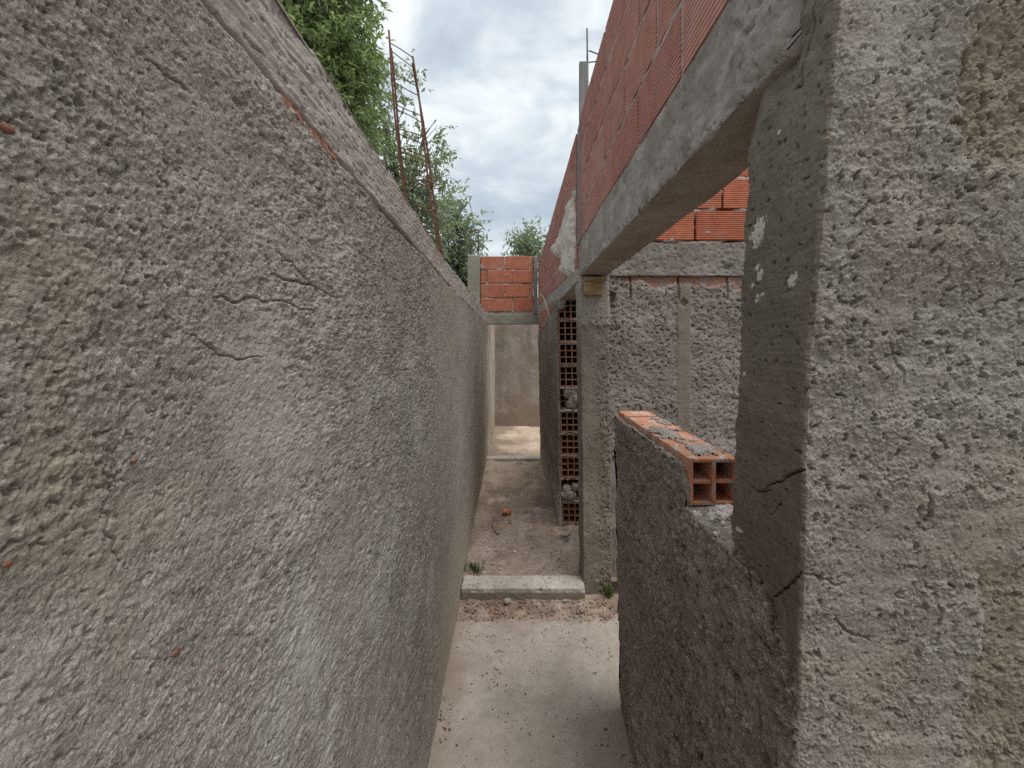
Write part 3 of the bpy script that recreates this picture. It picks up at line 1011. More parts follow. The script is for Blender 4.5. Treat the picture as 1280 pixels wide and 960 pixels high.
# wall of bricks on the near beam: face x = .43, looking -x ; d outward = -x
fnN = lambda a, d, z: (.43 - d + 0 * a, a + 0 * z, z + 0 * a)
rowsN = [(2.382, 2.566), (2.582, 2.772), (2.792, 2.985), (3.003, 3.205)]
bw = empty('brick_wall', (.5, 1.5, 2.37))
tag(bw, 'dull red hollow brick wall of four courses standing on the rough concrete beam over the low wall', 'wall')
brick_courses('bricks', fnN, .50, 2.535, rowsN, .335, .013, [.20, .03, .21, .04], M['brick_dull'], bw, 0, -.13, .002, 3, .0008)
mortar_slab('mortar', fnN, .505, 2.53, 2.372, 3.20, M['mortar'], bw, .0045, .12, .012, 11, joints=(2.574, 2.782, 2.994), squeeze=.0085, amp=.12, deep=.012)

# near beam ----------------------------------------------------------------
def ex_beam(h, X, Y, Z, E):
    h = h + (.4 + .9 * np.exp(-((Z - 2.15) / .02) ** 2)) * roughcast(Y, Z + X, 12, 1.0) * np.where((E == 3) | (E == 1), 1, .12)
    wE = np.exp(-(((X - .43) / .012) ** 2 + ((Z - 2.14) / .02) ** 2)) * np.where((E == 3) | (E == 0), 1, 0)
    h = h + wE * (.010 * perlin(Y * 22, Y * 0 + .4, 14) + .008 * perlin(Y * 60, Y * 0 + .8, 15) + .006 * (grains(Y * 90, Z * 90 + X * 90, 4) - .4) - .002)
    low_edge = np.exp(-((Z - 2.145) / .016) ** 2)
    chip = low_edge * sstep(.05, .35, perlin(Y * 9, Y * 0 + .7, 5)) * (.5 + roughcast(Y * 1.3, Z + X, 4, 60))
    h = h - .008 * np.where(E == 3, chip, 0)
    hole = sstep(.07, .0, np.hypot(Y - .95, (Z - 2.20) * 1.6) + .02 * perlin(Y * 40, Z * 40, 3))
    h = h + np.where(E == 3, hole * roughcast(Y, Z, 44, 1.3), 0)
    near = sstep(.82, .66, Y)
    h = h + np.where(E == 3, near * roughcast(Y, Z, 46, 1.6) , 0)
    t = np.where(E == 3, .5 * sstep(.0, .5, fbm(Y * 8, Z * 12, 4, 6)), 0)
    return h, t
beam = box_relief('concrete_beam', (.43, .60, 2.14), (.615, 2.60, 2.37), .0055, M['beam'], .003, 21, 9, None, ex_beam, rad=.005)
tag(beam, 'rough cast concrete beam spanning from the near pier to the wood-blocked pillar, carrying the four brick courses', 'beam')

# formwork board + rebars over the pillar -----------------------------------
pb = empty('formwork_post', (.47, 2.58, 2.37))
tag(pb, 'grey formwork board upright at the end of the brick courses, rebar poking out above', 'post')
mb = MB()
mb.box((.426, 2.545, 2.372), (.486, 2.575, 3.575), None, .002)
mb.box((.4285, 2.577, 2.37), (.58, 2.655, 3.18), None, .004)
adopt(mb.build('board', M['formboard']), pb)
mb = MB(); mb.tube([(.493, 2.62, 2.4), (.492, 2.61, 3.3), (.489, 2.60, 3.6), (.484, 2.59, 3.83)], .006)
adopt(mb.build('bar', M['steel'], None, True), pb)
mb = MB(); mb.tube([(.53, 2.63, 2.4), (.527, 2.63, 3.3), (.523, 2.63, 3.52)], .006)
adopt(mb.build('bar', M['steel'], None, True), pb)
mb = MB(); mb.tube([(.484, 2.585, 3.58), (.482, 2.58, 3.66), (.50, 2.585, 3.675), (.57, 2.60, 3.66), (.58, 2.66, 3.66), (.50, 2.66, 3.65), (.487, 2.61, 3.655)], .0045)
adopt(mb.build('stirrup', M['steel'], None, True), pb)

# ------------------------------------------------------------------ pillar
def xl(z): return .457 - .027 * np.clip(z / 2.1, 0, 1.1)
pil = empty('plastered_pillar', (.54, 2.65, 0))
tag(pil, 'plastered pillar under the beam, smooth grey front, rough lumps near its wooden block', 'pillar')
def fr_pil(p0, p1, n0, n1, T):
    return (p0 + xl(T) - .45 + .004 * perlin(T * 7, T * 0, 2), p1 - 0 * T, T), (n0, n1, 0 * T)
def rel_pil(U, V, X, Y, Z, E):
    h = smoothcast(X, Z, 31, 1.2)
    right = sstep(.515, .60, X + .025 * perlin(Z * 6, X * 3, 4)) * sstep(1.95, 1.75, Z)
    h = h + right * (roughcast(X, Z, 36, 1.2) + .004)
    top = sstep(1.78, 1.84, Z + .03 * perlin(X * 12, Z * 3, 8))
    h = h + np.where(E == 0, top * (.010 + roughcast(X, Z, 38, .4)), 0)
    rim = np.exp(-((Z - 1.81 - .02 * perlin(X * 12, Z * 0, 8)) / .018) ** 2)
    h = h + np.where(E == 0, rim * .014 * (.6 + perlin(X * 40, Z * 40, 9)), 0)
    return np.where(E == 0, h, h * .5), np.clip(.55 * top + .0 * right, 0, .9)
path = poly_path([(.45, 2.56), (.64, 2.56), (.64, 2.74), (.45, 2.74)], [70, 8, 8, 14], .008)
adopt(sweep('smooth_plaster', path, np.linspace(-.01, 2.137, 360), fr_pil, rel_pil, [M['pillar']]), pil)

wb = MB()
wb.box((.452, 2.515, 2.005), (.578, 2.556, 2.128), None, .003)
mbp = wb.build('wooden_block', M['wood'])
tag(mbp, 'weathered square wooden block wedged under the beam on the pillar front', 'wood block')

# ------------------------------------------------------------------ room wall behind the opening
room = empty('room_wall', (1.8, 2.72, 0))
tag(room, 'mauve grey rough wall of the side room, with a concrete band and orange bricks above', 'wall')
def rel_room(U, V, X, Y, Z, E):
    h = roughcast(X, Z, 55, 1.35, .9) + .01 * fbm(X * 3, Z * 3, 3, 25)
    stripe = sstep(.008, -.008, np.abs(X - 1.167 - .006 * perlin(Z * 9, Z * 0, 3)) - .047) * sstep(2.10, 2.06, Z)
    h = h * (1 - stripe) + stripe * (smoothcast(X, Z, 6, .8) + .004)
    bare = sstep(-.02, .03, Z - (2.10 + .05 * perlin(X * 4.5, X * 0 + .5, 7) + .05 * perlin(X * 11, Z * 9, 8) + .02 * perlin(X * 40, Z * 40, 9)))
    chip = sstep(.03, .018, np.hypot(X - 1.165, (Z - 1.965)) + .012 * perlin(X * 50, Z * 50, 4))
    bare = np.maximum(bare, chip)
    h = h * (1 - bare * .8) - .014 * bare
    for xj in (.795, 1.13, 1.47):
        h = h - .03 * sstep(.007, .003, np.abs(X - xj)) * sstep(1.97, 2.0, Z)
    h = h + np.where((np.hypot(X - .655, (Z - 1.99) * .6) + .015 * perlin(X * 40, Z * 40, 5)) < .035, -.04, 0)
    spk = .8 * sstep(.3, .5, fbm(X * 14, Z * 14, 4, 44))
    t = bare * np.clip(.5 + .8 * perlin(X * 15, Z * 15, 12), .05, .95) - stripe * .95
    return np.where(E == 0, h, 0), np.clip(t, -.95, .95)
path = poly_path([(.63, 2.64), (3.2, 2.64), (3.2, 2.80), (.63, 2.80)], [np.concatenate([np.linspace(0, .40, 200), np.linspace(.41, 1, 20)]), 2, 20, 2], .004)
zr = np.concatenate([np.linspace(0, .9, 20)[:-1], np.linspace(.9, 2.15, 250)])
adopt(sweep('rough_plaster', path, zr, f_up, rel_room, [M['room']]), room)
def ex_band(h, X, Y, Z, E):
    a = perlin(X * 6, Z * 6, 15)
    h = h + roughcast(X, Z, 51, .7) + .005 * a
    hole = sstep(.045, .01, np.hypot(X - 1.47, (Z - 2.21) * 1.7) + .015 * perlin(X * 60, Z * 60, 5))
    return h - np.where(Y < 2.66, hole * .02, 0), 0 * h
adopt(box_relief('concrete_band', (.60, 2.632, 2.152), (3.2, 2.80, 2.385), .008, M['band'], .004, 44, 8, None, ex_band, axis='x'), room)
fnR = lambda a, d, z: (a + 0 * z, 2.640 - d + 0 * a, z + 0 * a)
rowsR = [(2.402, 2.605), (2.625, 2.828), (2.848, 3.05), (3.07, 3.27)]
brick_courses('bricks', fnR, .66, 3.2, rowsR, .375, .016, [.19, .0, .2, .02], M['brick_red'], room, 0, -.12, .003, 8, .003)
mortar_slab('mortar', fnR, .66, 3.2, 2.388, 3.26, M['mortar'], room, .012, .11, .014, 17, amp=1.2, deep=.03)

# ------------------------------------------------------------------ corridor wall with the open brick end
XW = arr([(3.38, .392), (5.28, .342)])
def xw(y, z): return XW(y) - .036 * np.clip(z / 1.85, 0, 1.1)
cw = empty('block_wall', (.48, 4.3, 0))
tag(cw, 'corridor wall left unfinished, its end a stack of open brick cells beside the doorway', 'wall')
def fr_cw(p0, p1, n0, n1, T):
    top = np.interp(p1, [3.4, 3.75, 4.3, 5.28], [2.05, 1.93, 1.86, 1.80]) + .02 * perlin(p1 * 7, p1 * 0, 3)
    z = T * np.where(p0 < .02, top, 2.1)
    return (xw(p1, z) + p0, p1, z), (n0, n1, 0 * T)
def rel_cw(U, V, X, Y, Z, E):
    h = roughcast(Y, Z, 58, .9, .9) + .008 * fbm(Y * 4, Z * 4, 3, 5)
    return np.where(E == 3, h, h * .3), np.clip(.8 * sstep(.5, .1, Z + .2 * fbm(Y * 5, Z * 5, 4, 3)), 0, .9)
path = poly_path([(.0, 3.395), (.022, 3.395), (.022, 5.275), (.0, 5.275)], [3, 6, 3, 190], .005)
adopt(sweep('rough_plaster', path, np.linspace(0, 1, 190), fr_cw, rel_cw, [M['low']]), cw)
# bricks of the end, cell openings towards the camera
fnC = lambda x, y, z: (x + float(xw(y, z)), y, z)
zc = .075
for k in range(10):
    hgt = .184
    if k in (1, 5):
        hollow_brick('hollow_brick', .026, .204, 3.40 + .035, 3.70, zc, zc + hgt, 3, 3, M['clay_old'], cw, .0065, .009, 30 + k, 1.0, fnC)
    else:
        hollow_brick('hollow_brick', .026, .204, 3.40 + rnd.uniform(-.005, .01), 3.70, zc, zc + hgt, 3, 3, M['clay_old'], cw, .0065, .009, 30 + k, .1, fnC)
    zc += .2035
# core and side bricks
mb = MB()
mb.box((.024, 3.71, .0), (.21, 5.27, 2.10), fnC)
adopt(mb.build('core', M['mortar']), cw)
def fnCs(a, d, z): return (xw(a, z) + .012 - d, a + 0 * z, z + 0 * a)
mb = MB()
for k in range(2):
    z0 = 1.70 + k * .2035
    a = 3.42 + (k % 2) * .17
    while a < 5.2:
        b2 = min(a + .33, 5.26)
        mb.box((a, -.02, z0), (b2, .006, z0 + .185), lambda p, q, w: tuple(float(v) for v in fnCs(p, q, w)), .002)
        a += .345
adopt(mb.build('side_bricks', M['brick_dull']), cw)
mb = MB()
zc = .075
for k in range(11):                       # bedding mortar between the courses
    for q in range(9):
        x, y, z = fnC(.03 + q * .0215 + rnd.uniform(-.006, .006), 3.41 + rnd.uniform(-.004, .01), zc - .010 + rnd.uniform(-.004, .004))
        mb.lump((x, y, z), rnd.uniform(.010, .016), k * 20 + q, .45, 8, 6, (1.2, 1.2, .75))
    if k < 10:
        for q in range(5):
            x, y, z = fnC(.206 + rnd.uniform(-.004, .006), 3.41, zc + q * .04)
            mb.lump((x, y, z), rnd.uniform(.008, .013), 300 + k * 20 + q, .45, 8, 6)
    zc += .2035
for (k, n, x0, z0, z1) in ((1, 7, .10, .03, .13), (5, 9, .14, .03, .17), (9, 6, .06, .12, .18)):
    for q in range(n):                    # blobs over the broken courses
        x, y, z = fnC(x0 + rnd.gauss(0, .035), 3.415 + rnd.uniform(-.012, .012), .075 + k * .2035 + rnd.uniform(z0, z1))
        mb.lump((x, y, z), rnd.uniform(.026, .046), 600 + k * 30 + q, .45, 16, 11, (1, .5, 1))
adopt(mb.build('mortar', M['mortar'], None, True), cw)

# ------------------------------------------------------------------ far upper brick wall and its beam
XU = arr([(2.6, .425), (5.28, .305)])
fnU = lambda a, d, z: (XU(a) - d + 0 * z, a + 0 * z, z + 0 * a)
ub = empty('brick_wall', (.45, 4.0, 2.2))
tag(ub, 'dull red brick wall receding behind the formwork board, running above the open brick end to the far doorway', 'wall')
def ztop(a): return 3.16 - .40 * (a - 2.66) / 2.6
def fnU2(a, d, z):
    k = (ztop(a) - 2.205) / .955
    return (XU(a) - d + 0 * z, a + 0 * z, 2.205 + (z - 2.205) * k)
rowsU = [(2.215, 2.39), (2.405, 2.58), (2.595, 2.77), (2.785, 2.965), (2.98, 3.155)]
f2 = lambda a, d, z: tuple(float(v) for v in fnU2(a, d, z))
brick_courses('bricks', f2, 2.665, 5.27, rowsU, .335, .013, [.1, .27, .12, .28], M['brick_dull'], ub, 0, -.13, .002, 5, .0008)
mortar_slab('mortar', fnU2, 2.67, 5.265, 2.21, 3.15, M['mortar'], ub, .004, .12, .016, 19, joints=tuple((lambda X, Y, zz=zz: 2.205 + (zz - 2.205) * (ztop(Y) - 2.205) / .955) for zz in (2.3975, 2.5875, 2.7775, 2.9725)), squeeze=.008, amp=.12, deep=.008)
mb = MB()
def beam_u(a): return (2.115 - .14 * (a - 2.62) / 2.65, 2.203)
nA = 120
Aq = np.linspace(2.62, 5.275, nA)
def fr_bu(p0, p1, n0, n1, T):
    zb = 2.115 - .14 * (T - 2.62) / 2.65 + .006 * perlin(T * 12, T * 0, 5)
    z = zb + p1 * (2.203 - zb)
    return (XU(T) + p0, T, z), (n0, 0 * T, n1)
path = poly_path([(0, 0), (.17, 0), (.17, 1), (0, 1)], [10, 4, 10, 20], .003)
def rel_bu(U, V, X, Y, Z, E):
    return roughcast(Y, Z + X, 74, .5) + .004 * fbm(Y * 6, Z * 6, 3, 2), 0 * U + .3
o = sweep('concrete_beam', path, Aq, fr_bu, rel_bu, [M['beam']], None, flip=True)
tag(o, 'thin chipped concrete beam over the open brick end, beyond the wooden block', 'beam')

# cement crust left where the form leaked, on the wall beside the board
def up_wall(u, v):
    yv = 2.8
    for _ in range(12):
        yv = float(XU(yv)) * FPX / (u - 645)
    return (yv, EYE + (430 - v) * yv / FPX)
poly = [up_wall(*p) for p in ((719, 235), (719.5, 300), (719, 345), (711, 347), (704, 341), (706, 324), (698, 322), (690, 317), (693, 304), (700, 298), (704, 288), (708, 275), (713, 255))]
ya = np.arange(2.63, 3.75, .008); za = np.arange(1.95, 2.95, .008)
Yg, Zg = np.meshgrid(ya, za, indexing='ij')
Yw = Yg + .03 * perlin(Yg * 9, Zg * 9, 3) + .012 * perlin(Yg * 30, Zg * 30, 4); Zw = Zg + .03 * perlin(Yg * 9, Zg * 9, 6)
inside = np.zeros(Yg.shape, bool)
for (p, q) in zip(poly, poly[1:] + poly[:1]):
    c = ((p[1] > Zw) != (q[1] > Zw)) & (Yw < (q[0] - p[0]) * (Zw - p[1]) / (q[1] - p[1] + 1e-9) + p[0])
    inside ^= c
D, _t = line_dist(Yw, Zw, poly + [poly[0]], .3)
sd_ = np.where(inside, D, -D)
hh = .03 * sstep(0, .07, sd_) + .014 * fbm(Yg * 10, Zg * 7, 4, 12) * sstep(0, .04, sd_) + .012 * sstep(0, .02, sd_)
hh = np.where(sd_ > 0, hh, -.03)
Xg = XU(Yg) - hh
keep = sd_ > -.012
n_, m_ = Yg.shape
i = np.arange(n_ - 1)[:, None]; j = np.arange(m_ - 1)[None]
q = np.stack([i * m_ + j, i * m_ + j + 1, (i + 1) * m_ + j + 1, (i + 1) * m_ + j], -1)
kq = keep[:-1, :-1] & keep[1:, :-1] & keep[:-1, 1:] & keep[1:, 1:]
o = mesh_np('cement_crust', np.stack([Xg, Yg, Zg], -1).reshape(-1, 3), q[kq].reshape(-1, 4), None, [M['paper']])
tag(o, 'pale lumpy cement crust stuck on the brick wall beside the formwork board', 'cement crust')
mb = MB()
mb.tube([(.298, 4.75, 2.315), (.315, 4.30, 2.20), (.326, 3.95, 2.05), (.335, 3.72, 1.93)], .006, 6)
o = mb.build('twine', M['twine'], None, True)
tag(o, 'pale strand of twine hanging across the thin far beam', 'twine')

# ------------------------------------------------------------------ far doorway
o = box_relief('door_lintel', (-.46, 5.285, 1.956), (.335, 5.42, 2.098), .014, M['post'], .003, 47, 8, axis='x')
tag(o, 'grey concrete lintel across the top of the far doorway', 'lintel')
fnD = lambda a, d, z: (a + 0 * z, 5.30 - d + 0 * a, z + 0 * a)
dw = empty('brick_wall', (-.1, 5.36, 2.1))
tag(dw, 'small red brick panel of four courses on the lintel of the far doorway', 'wall')
rowsD = [(2.14, 2.315), (2.335, 2.51), (2.53, 2.705), (2.725, 2.905)]
brick_courses('bricks', fnD, -.495, .243, rowsD, .335, .014, [.24, .0, .25, .0], M['brick_door'], dw, 0, -.12, .004, 15, .003)
mortar_slab('mortar', fnD, -.494, .242, 2.10, 2.90, M['mortar'], dw, .010, .11, .012, 27, amp=.9, deep=.02)
o = box_relief('concrete_post', (-.672, 5.27, 0), (-.503, 5.42, 2.918), .02, M['post'], .002, 48, 6, axis='z')
tag(o, 'pale green grey concrete post between the trees and the far brick panel', 'post')
o = box_relief('concrete_post', (.248, 5.262, 2.10), (.30, 5.40, 2.90), .012, M['formboard'], .003, 49, 8, axis='z')
tag(o, 'narrow dark concrete post where the far brick panel meets the long brick wall', 'post')
rb = empty('rebar_stub', (-.57, 5.35, 2.92))
tag(rb, 'thin rebar stubs with bent ends sticking out of the pale green grey post', 'rebar')
for (x, h, dx) in ((-.635, 3.22, -.01), (-.53, 3.30, .0)):
    mb = MB(); mb.tube([(x, 5.35, 2.90), (x + dx, 5.35, h - .1), (x + dx, 5.35, h)], .008)
    adopt(mb.build('bar', M['steel'], None, True), rb)
mb = MB()
mb.tube([(-.66, 5.35, 3.25), (-.60, 5.33, 3.27), (-.53, 5.35, 3.29), (-.46, 5.36, 3.31), (-.43, 5.36, 3.29)], .006)
mb.tube([(-.60, 5.33, 3.22), (-.53, 5.35, 3.26), (-.47, 5.36, 3.27), (-.45, 5.36, 3.22)], .005)
adopt(mb.build('tie_wire', M['steel'], None, True), rb)

# far room
fb = empty('plastered_wall', (.6, 7.55, 0))
tag(fb, 'plain grey brown back wall of the far room seen through the doorway', 'wall')
def rel_fb(U, V, X, Y, Z, E):
    h = .003 * fbm(X * 6, Z * 6, 4, 3) + roughcast(X, Z, 3, .4)
    t = np.clip(sstep(.75, .25, Z + .2 * fbm(X * 2, Z * 4, 4, 5)), 0, .9)
    return h, t
path = poly_path([(-.62, 7.48), (2.6, 7.48), (2.6, 7.64), (-.62, 7.64)], [130, 2, 8, 2], .004)
adopt(sweep('plaster', path, np.linspace(0, 2.6, 130), f_up, rel_fb, [M['farwall']]), fb)
def rel_fs(U, V, X, Y, Z, E):
    h = .006 * fbm(Y * 3, Z * 1.0, 4, 33) + .003 * perlin(Y * 22, Z * 2, 3)
    return h, np.clip(.7 * sstep(.2, .5, perlin(Y * 11, Z * .8, 4)), 0, .9)
fs = empty('plastered_wall', (-.5, 6.4, 0))
tag(fs, 'pale streaked side wall of the far room just inside its doorway', 'wall')
path = poly_path([(-.60, 5.43), (-.412, 5.43), (-.412, 7.475), (-.60, 7.475)], [3, 160, 3, 6], .006)
adopt(sweep('streaked_plaster', path, np.linspace(0, 2.3, 60), f_up, rel_fs, [M['board']]), fs)

# ------------------------------------------------------------------ trees
def leaf_tree(name, label, base, trunks, clumps, leaf, nspr, mat, seed, spread=1.0, droop=.35, per=11, group=None):
    r = np.random.RandomState(seed)
    root = empty(name, base)
    tag(root, label, 'tree', group)
    mb = MB()
    for pts, r0, r1 in trunks:
        mb.tube(pts, r0, 8, r1)
    V, Q = [], []
    vol = np.array([c[3] * c[4] * c[5] for c in clumps]) ** .8; vol /= vol.sum()
    for k in range(nspr):
        c = clumps[r.choice(len(clumps), p=vol)]
        d = r.normal(size=3); d /= np.linalg.norm(d)
        rad = r.rand() ** .45
        p = np.array(c[:3]) + d * rad * np.array(c[3:6])
        ax = d * .8 + r.normal(size=3) * .55; ax[2] -= droop * r.rand(); ax /= np.linalg.norm(ax)
        L = leaf * r.uniform(2.2, 4.2)
        if r.rand() < .3:
            mb.tube([p - ax * L * .6, p + ax * L * .5, p + ax * L + np.array([0, 0, -.1 * L])], .0035 * leaf / .06, 4, .0012)
        n = int(per * r.uniform(.6, 1.3))
        for q in range(n):
            s = (q + .5) / n
            b = p + ax * L * (s - .1) + np.array([0, 0, -.12 * L * s * s])
            ld = ax * .55 + r.normal(size=3) * .7; ld[2] -= .25; ld /= np.linalg.norm(ld)
            up = r.normal(size=3) * .6 + np.array([0, 0, 1.0])
            sd = np.cross(ld, up); sd /= (np.linalg.norm(sd) + 1e-9)
            nr = np.cross(sd, ld)
            l = leaf * r.uniform(.65, 1.25); w = l * r.uniform(.17, .25)
            i = len(V)
            V += [b, b + ld * l * .45 + sd * w + nr * w * .35, b + ld * l - nr * l * .12, b + ld * l * .45 - sd * w + nr * w * .35]
            Q += [(i, i + 1, i + 2), (i, i + 2, i + 3)]
    for k in range(len(clumps) * 3):          # limbs into the clumps
        c = clumps[k % len(clumps)]
        pts, r0, r1 = trunks[k % len(trunks)]
        a = np.array(pts[max(1, int(len(pts) * .55))])
        e = np.array(c[:3]) + r.normal(size=3) * np.array(c[3:6]) * .45
        mid = (a + e) / 2 + np.array([0, 0, .12 * np.linalg.norm(e - a)]) + r.normal(size=3) * .05
        mb.tube([a, mid, e], r1 * .55, 5, r1 * .12)
    o = mb.build('trunk', M['bark'], None, True); adopt(o, root)
    o = mesh_np('crown', np.array(V), None, np.array(Q), [mat], None, False); adopt(o, root)
    return root


def wp(u, v, Y):
    return ((u - 645) * Y / FPX, Y, EYE + (430 - v) * Y / FPX)


def clump(u, v, Y, ru, rv, ry):
    x, y, z = wp(u, v, Y)
    return (x, y, z, ru * Y / FPX, ry, rv * Y / FPX)

trees = 'trees growing behind the long wall'
A0 = wp(372, 30, 2.9)
leaf_tree('leafy_tree', 'bright green leafy tree with thin twin stems, tallest over the long wall', (A0[0], 2.9, 0),
          [([(A0[0] + .1, 2.9, 0), (A0[0] + .05, 2.9, 1.6), A0, wp(380, -60, 2.9), wp(395, -200, 2.9)], .035, .018),
           ([(A0[0] + .0, 2.95, 0), (A0[0] - .08, 2.95, 1.6), wp(359, 20, 2.95), wp(356, -80, 2.95), wp(340, -220, 2.95)], .03, .015)],
          [clump(400, 100, 2.9, 55, 70, .4), clump(370, 60, 3.0, 60, 80, .4), clump(430, 40, 2.8, 36, 60, .3), clump(420, 160, 2.9, 40, 60, .35),
           clump(390, -60, 2.9, 70, 80, .5), clump(330, 0, 3.1, 60, 110, .45), clump(435, 120, 2.9, 26, 50, .25), clump(440, -20, 2.9, 30, 40, .3),
           clump(415, 210, 3.0, 50, 40, .35), clump(445, 75, 2.9, 20, 30, .2)], .058, 2100, M['leafA'], 3, group=trees, per=11)
B0 = wp(500, 260, 4.2)
leaf_tree('leafy_tree', 'loose grey green tree seen behind the rebar cage', (B0[0], 4.2, 0),
          [([(B0[0], 4.2, 0), (B0[0] - .05, 4.2, 1.8), wp(498, 230, 4.2), wp(480, 150, 4.2), wp(470, 110, 4.2)], .05, .015),
           ([(B0[0] + .05, 4.25, 0), (B0[0] + .1, 4.25, 1.8), wp(515, 230, 4.25), wp(530, 170, 4.25), wp(545, 150, 4.25)], .035, .008)],
          [clump(470, 210, 4.1, 42, 70, .45), clump(500, 250, 4.2, 45, 65, .45), clump(465, 135, 4.1, 32, 40, .3), clump(535, 215, 4.2, 26, 55, .3),
           clump(530, 280, 4.3, 40, 50, .4), clump(500, 110, 4.1, 22, 25, .2), clump(548, 170, 4.2, 8, 22, .12), clump(450, 230, 4.3, 40, 60, .4)], .065, 980, M['leafB'], 7, group=trees, per=9)
C0 = wp(575, 300, 6.3)
leaf_tree('leafy_tree', 'small distant grey green tree next to the pale concrete post', (C0[0], 6.3, 0),
          [([(C0[0], 6.3, 0), (C0[0], 6.3, 2.2), wp(574, 300, 6.3), wp(570, 260, 6.3)], .05, .012)],
          [clump(572, 285, 6.3, 24, 36, .4), clump(560, 255, 6.2, 18, 24, .3), clump(585, 320, 6.4, 18, 30, .35), clump(555, 320, 6.4, 32, 40, .4), clump(592, 285, 6.4, 8, 14, .2)], .10, 330, M['leafB'], 9, group=trees, per=8)
leaf_tree('bushy_shrub', 'dark low bushy crown against the foot of the pale concrete post', (-.95, 6.1, 0),
          [([(-.95, 6.1, 0), (-.95, 6.1, 1.5), (-.93, 6.1, 2.4)], .04, .01)],
          [clump(578, 360, 6.2, 18, 28, .3), clump(560, 350, 6.3, 26, 30, .3)], .09, 330, M['leafC'], 13, group=trees, per=10)
D0 = wp(660, 330, 15)
leaf_tree('leafy_tree', 'far round topped tree peeping over the red brick panel of the doorway', (D0[0], 15, 0),
          [([(D0[0], 15, 0), (D0[0], 15, 2.6), wp(660, 310, 15), wp(661, 296, 15)], .12, .03)],
          [clump(658, 303, 15, 20, 17, .7), clump(648, 312, 15, 14, 12, .5), clump(672, 308, 15, 22, 16, .7), clump(663, 293, 15, 10, 9, .4), clump(662, 330, 15, 30, 20, .8)], .19, 260, M['leafB'], 17, per=8)

# ------------------------------------------------------------------ small things lying about
mb = MB()
mb.lump((-.085, 3.62, .085), .034, 3, .35, 10, 7, (1.3, .9, .75))
tag(mb.build('brick_fragment', M['clay']), 'orange brick fragment lying on the corridor dirt', 'brick fragment')
mb = MB()
for p in ([(.395, 3.16, .072), (.43, 3.13, .10), (.45, 3.12, .13)], [(.42, 3.14, .085), (.41, 3.10, .12)], [(.43, 3.13, .10), (.46, 3.15, .09)], [(.38, 3.2, .066), (.41, 3.16, .075), (.45, 3.15, .066)]):
    mb.tube(p, .006, 5, .003)
tag(mb.build('twig', M['bark'], None, True), 'small dark twig beside the pillar foot', 'twig')
mb = MB(); mb.tube([(-.2, 3.55, .068), (-.215, 3.4, .072), (-.19, 3.28, .068), (-.14, 3.22, .066)], .004, 5)
tag(mb.build('twig', M['bark'], None, True), 'thin curved twig near the orange brick fragment', 'twig')
mb = MB(); mb.lump((-.055, 2.455, .018), .022, 9, .4, 12, 8, (1.2, .8, .8))
tag(mb.build('mortar_chunk', M['mortar'], None, True), 'grey mortar chunk in front of the concrete step', 'mortar chunk')
mb = MB(); mb.lump((-.01, 2.95, .068), .011, 12, .4, 10, 7)
tag(mb.build('mortar_chunk', M['wmortar'], None, True), 'tiny whitish mortar chunk on the dirt behind the step', 'mortar chunk')


def tuft(c, n, h, label, seed, sp=.03):
    r = random.Random(seed); V = []; F = []
    for k in range(n):
        x = c[0] + r.gauss(0, sp); y = c[1] + r.gauss(0, sp); a = r.random() * 2 * PI
        hh = h * r.uniform(.5, 1.1); b = hh * r.uniform(.1, .6); w = .0022
        dx, dy = math.cos(a), math.sin(a); i = len(V)
        V += [(x - dy * w, y + dx * w, c[2] - .005), (x + dy * w, y - dx * w, c[2] - .005), (x + dx * b * .35 + dy * w, y + dy * b * .35 - dx * w, c[2] + hh * .6),
              (x + dx * b * .35 - dy * w, y + dy * b * .35 + dx * w, c[2] + hh * .6), (x + dx * b, y + dy * b, c[2] + hh)]
        F += [(i, i + 1, i + 2, i + 3), (i + 3, i + 2, i + 4)]
    me = bpy.data.meshes.new('grass_tuft'); me.from_pydata(V, [], F); me.materials.append(M['grass'])
    o = bpy.data.objects.new('grass_tuft', me); COL.objects.link(o)
    return tag(o, label, 'grass')
tuft((-.305, 2.71, .06), 90, .06, 'green grass tuft at the foot of the long wall behind the step', 4)
tuft((.615, 2.53, .0), 60, .10, 'green grass tuft in the corner where pillar and low wall seem to meet', 5, .014)


def scatter(name, n, xr, yr, zf, size, mat, label, seed, cat='rubble', flat=.6, dens=None):
    r = random.Random(seed); m_ = MB()
    for k in range(n):
        x = r.uniform(*xr); y = r.uniform(*yr)
        if dens and r.random() > dens(x, y):
            continue
        s_ = size[0] + (size[1] - size[0]) * r.random() ** 3
        m_.lump((x, y, zf(x, y) + s_ * flat * .3), s_, seed * 100 + k, .4, 6, 4, (r.uniform(.7, 1.4), r.uniform(.7, 1.4), flat))
    return tag(m_.build(name, mat), label, cat, kind='stuff')
scatter('rubble', 420, (-.34, .64), (2.30, 2.50), lambda x, y: .002, (.002, .012), M['dirt'], 'loose brown rubble along the dirt strip', 3)
scatter('brick_rubble', 110, (-.18, .62), (2.33, 2.49), lambda x, y: .002, (.002, .010), M['gapclay'], 'dull orange brick crumbs mixed in the dirt before the step', 4)
def dens_slab(x, y):
    q = float(fbm(np.array([x * 4.0]), np.array([y * 4.0]), 4, 15)[0])
    return min(1, max(0.06, .10 + 1.3 * q + .9 * max(0, (-.22 - x) / .12) + .5 * max(0, (y - 2.15) / .2)))
scatter('debris', 7000, (-.345, .60), (.95, 2.33), lambda x, y: .009, (.0012, .0065), M['crumb'], 'dark crumbs of debris strewn over the pale slab', 5, 'debris', .22, dens_slab)
scatter('gravel', 420, (-.34, .42), (2.66, 3.9), lambda x, y: .054, (.002, .010), M['dirt'], 'small gravel on the corridor dirt', 6, 'gravel')
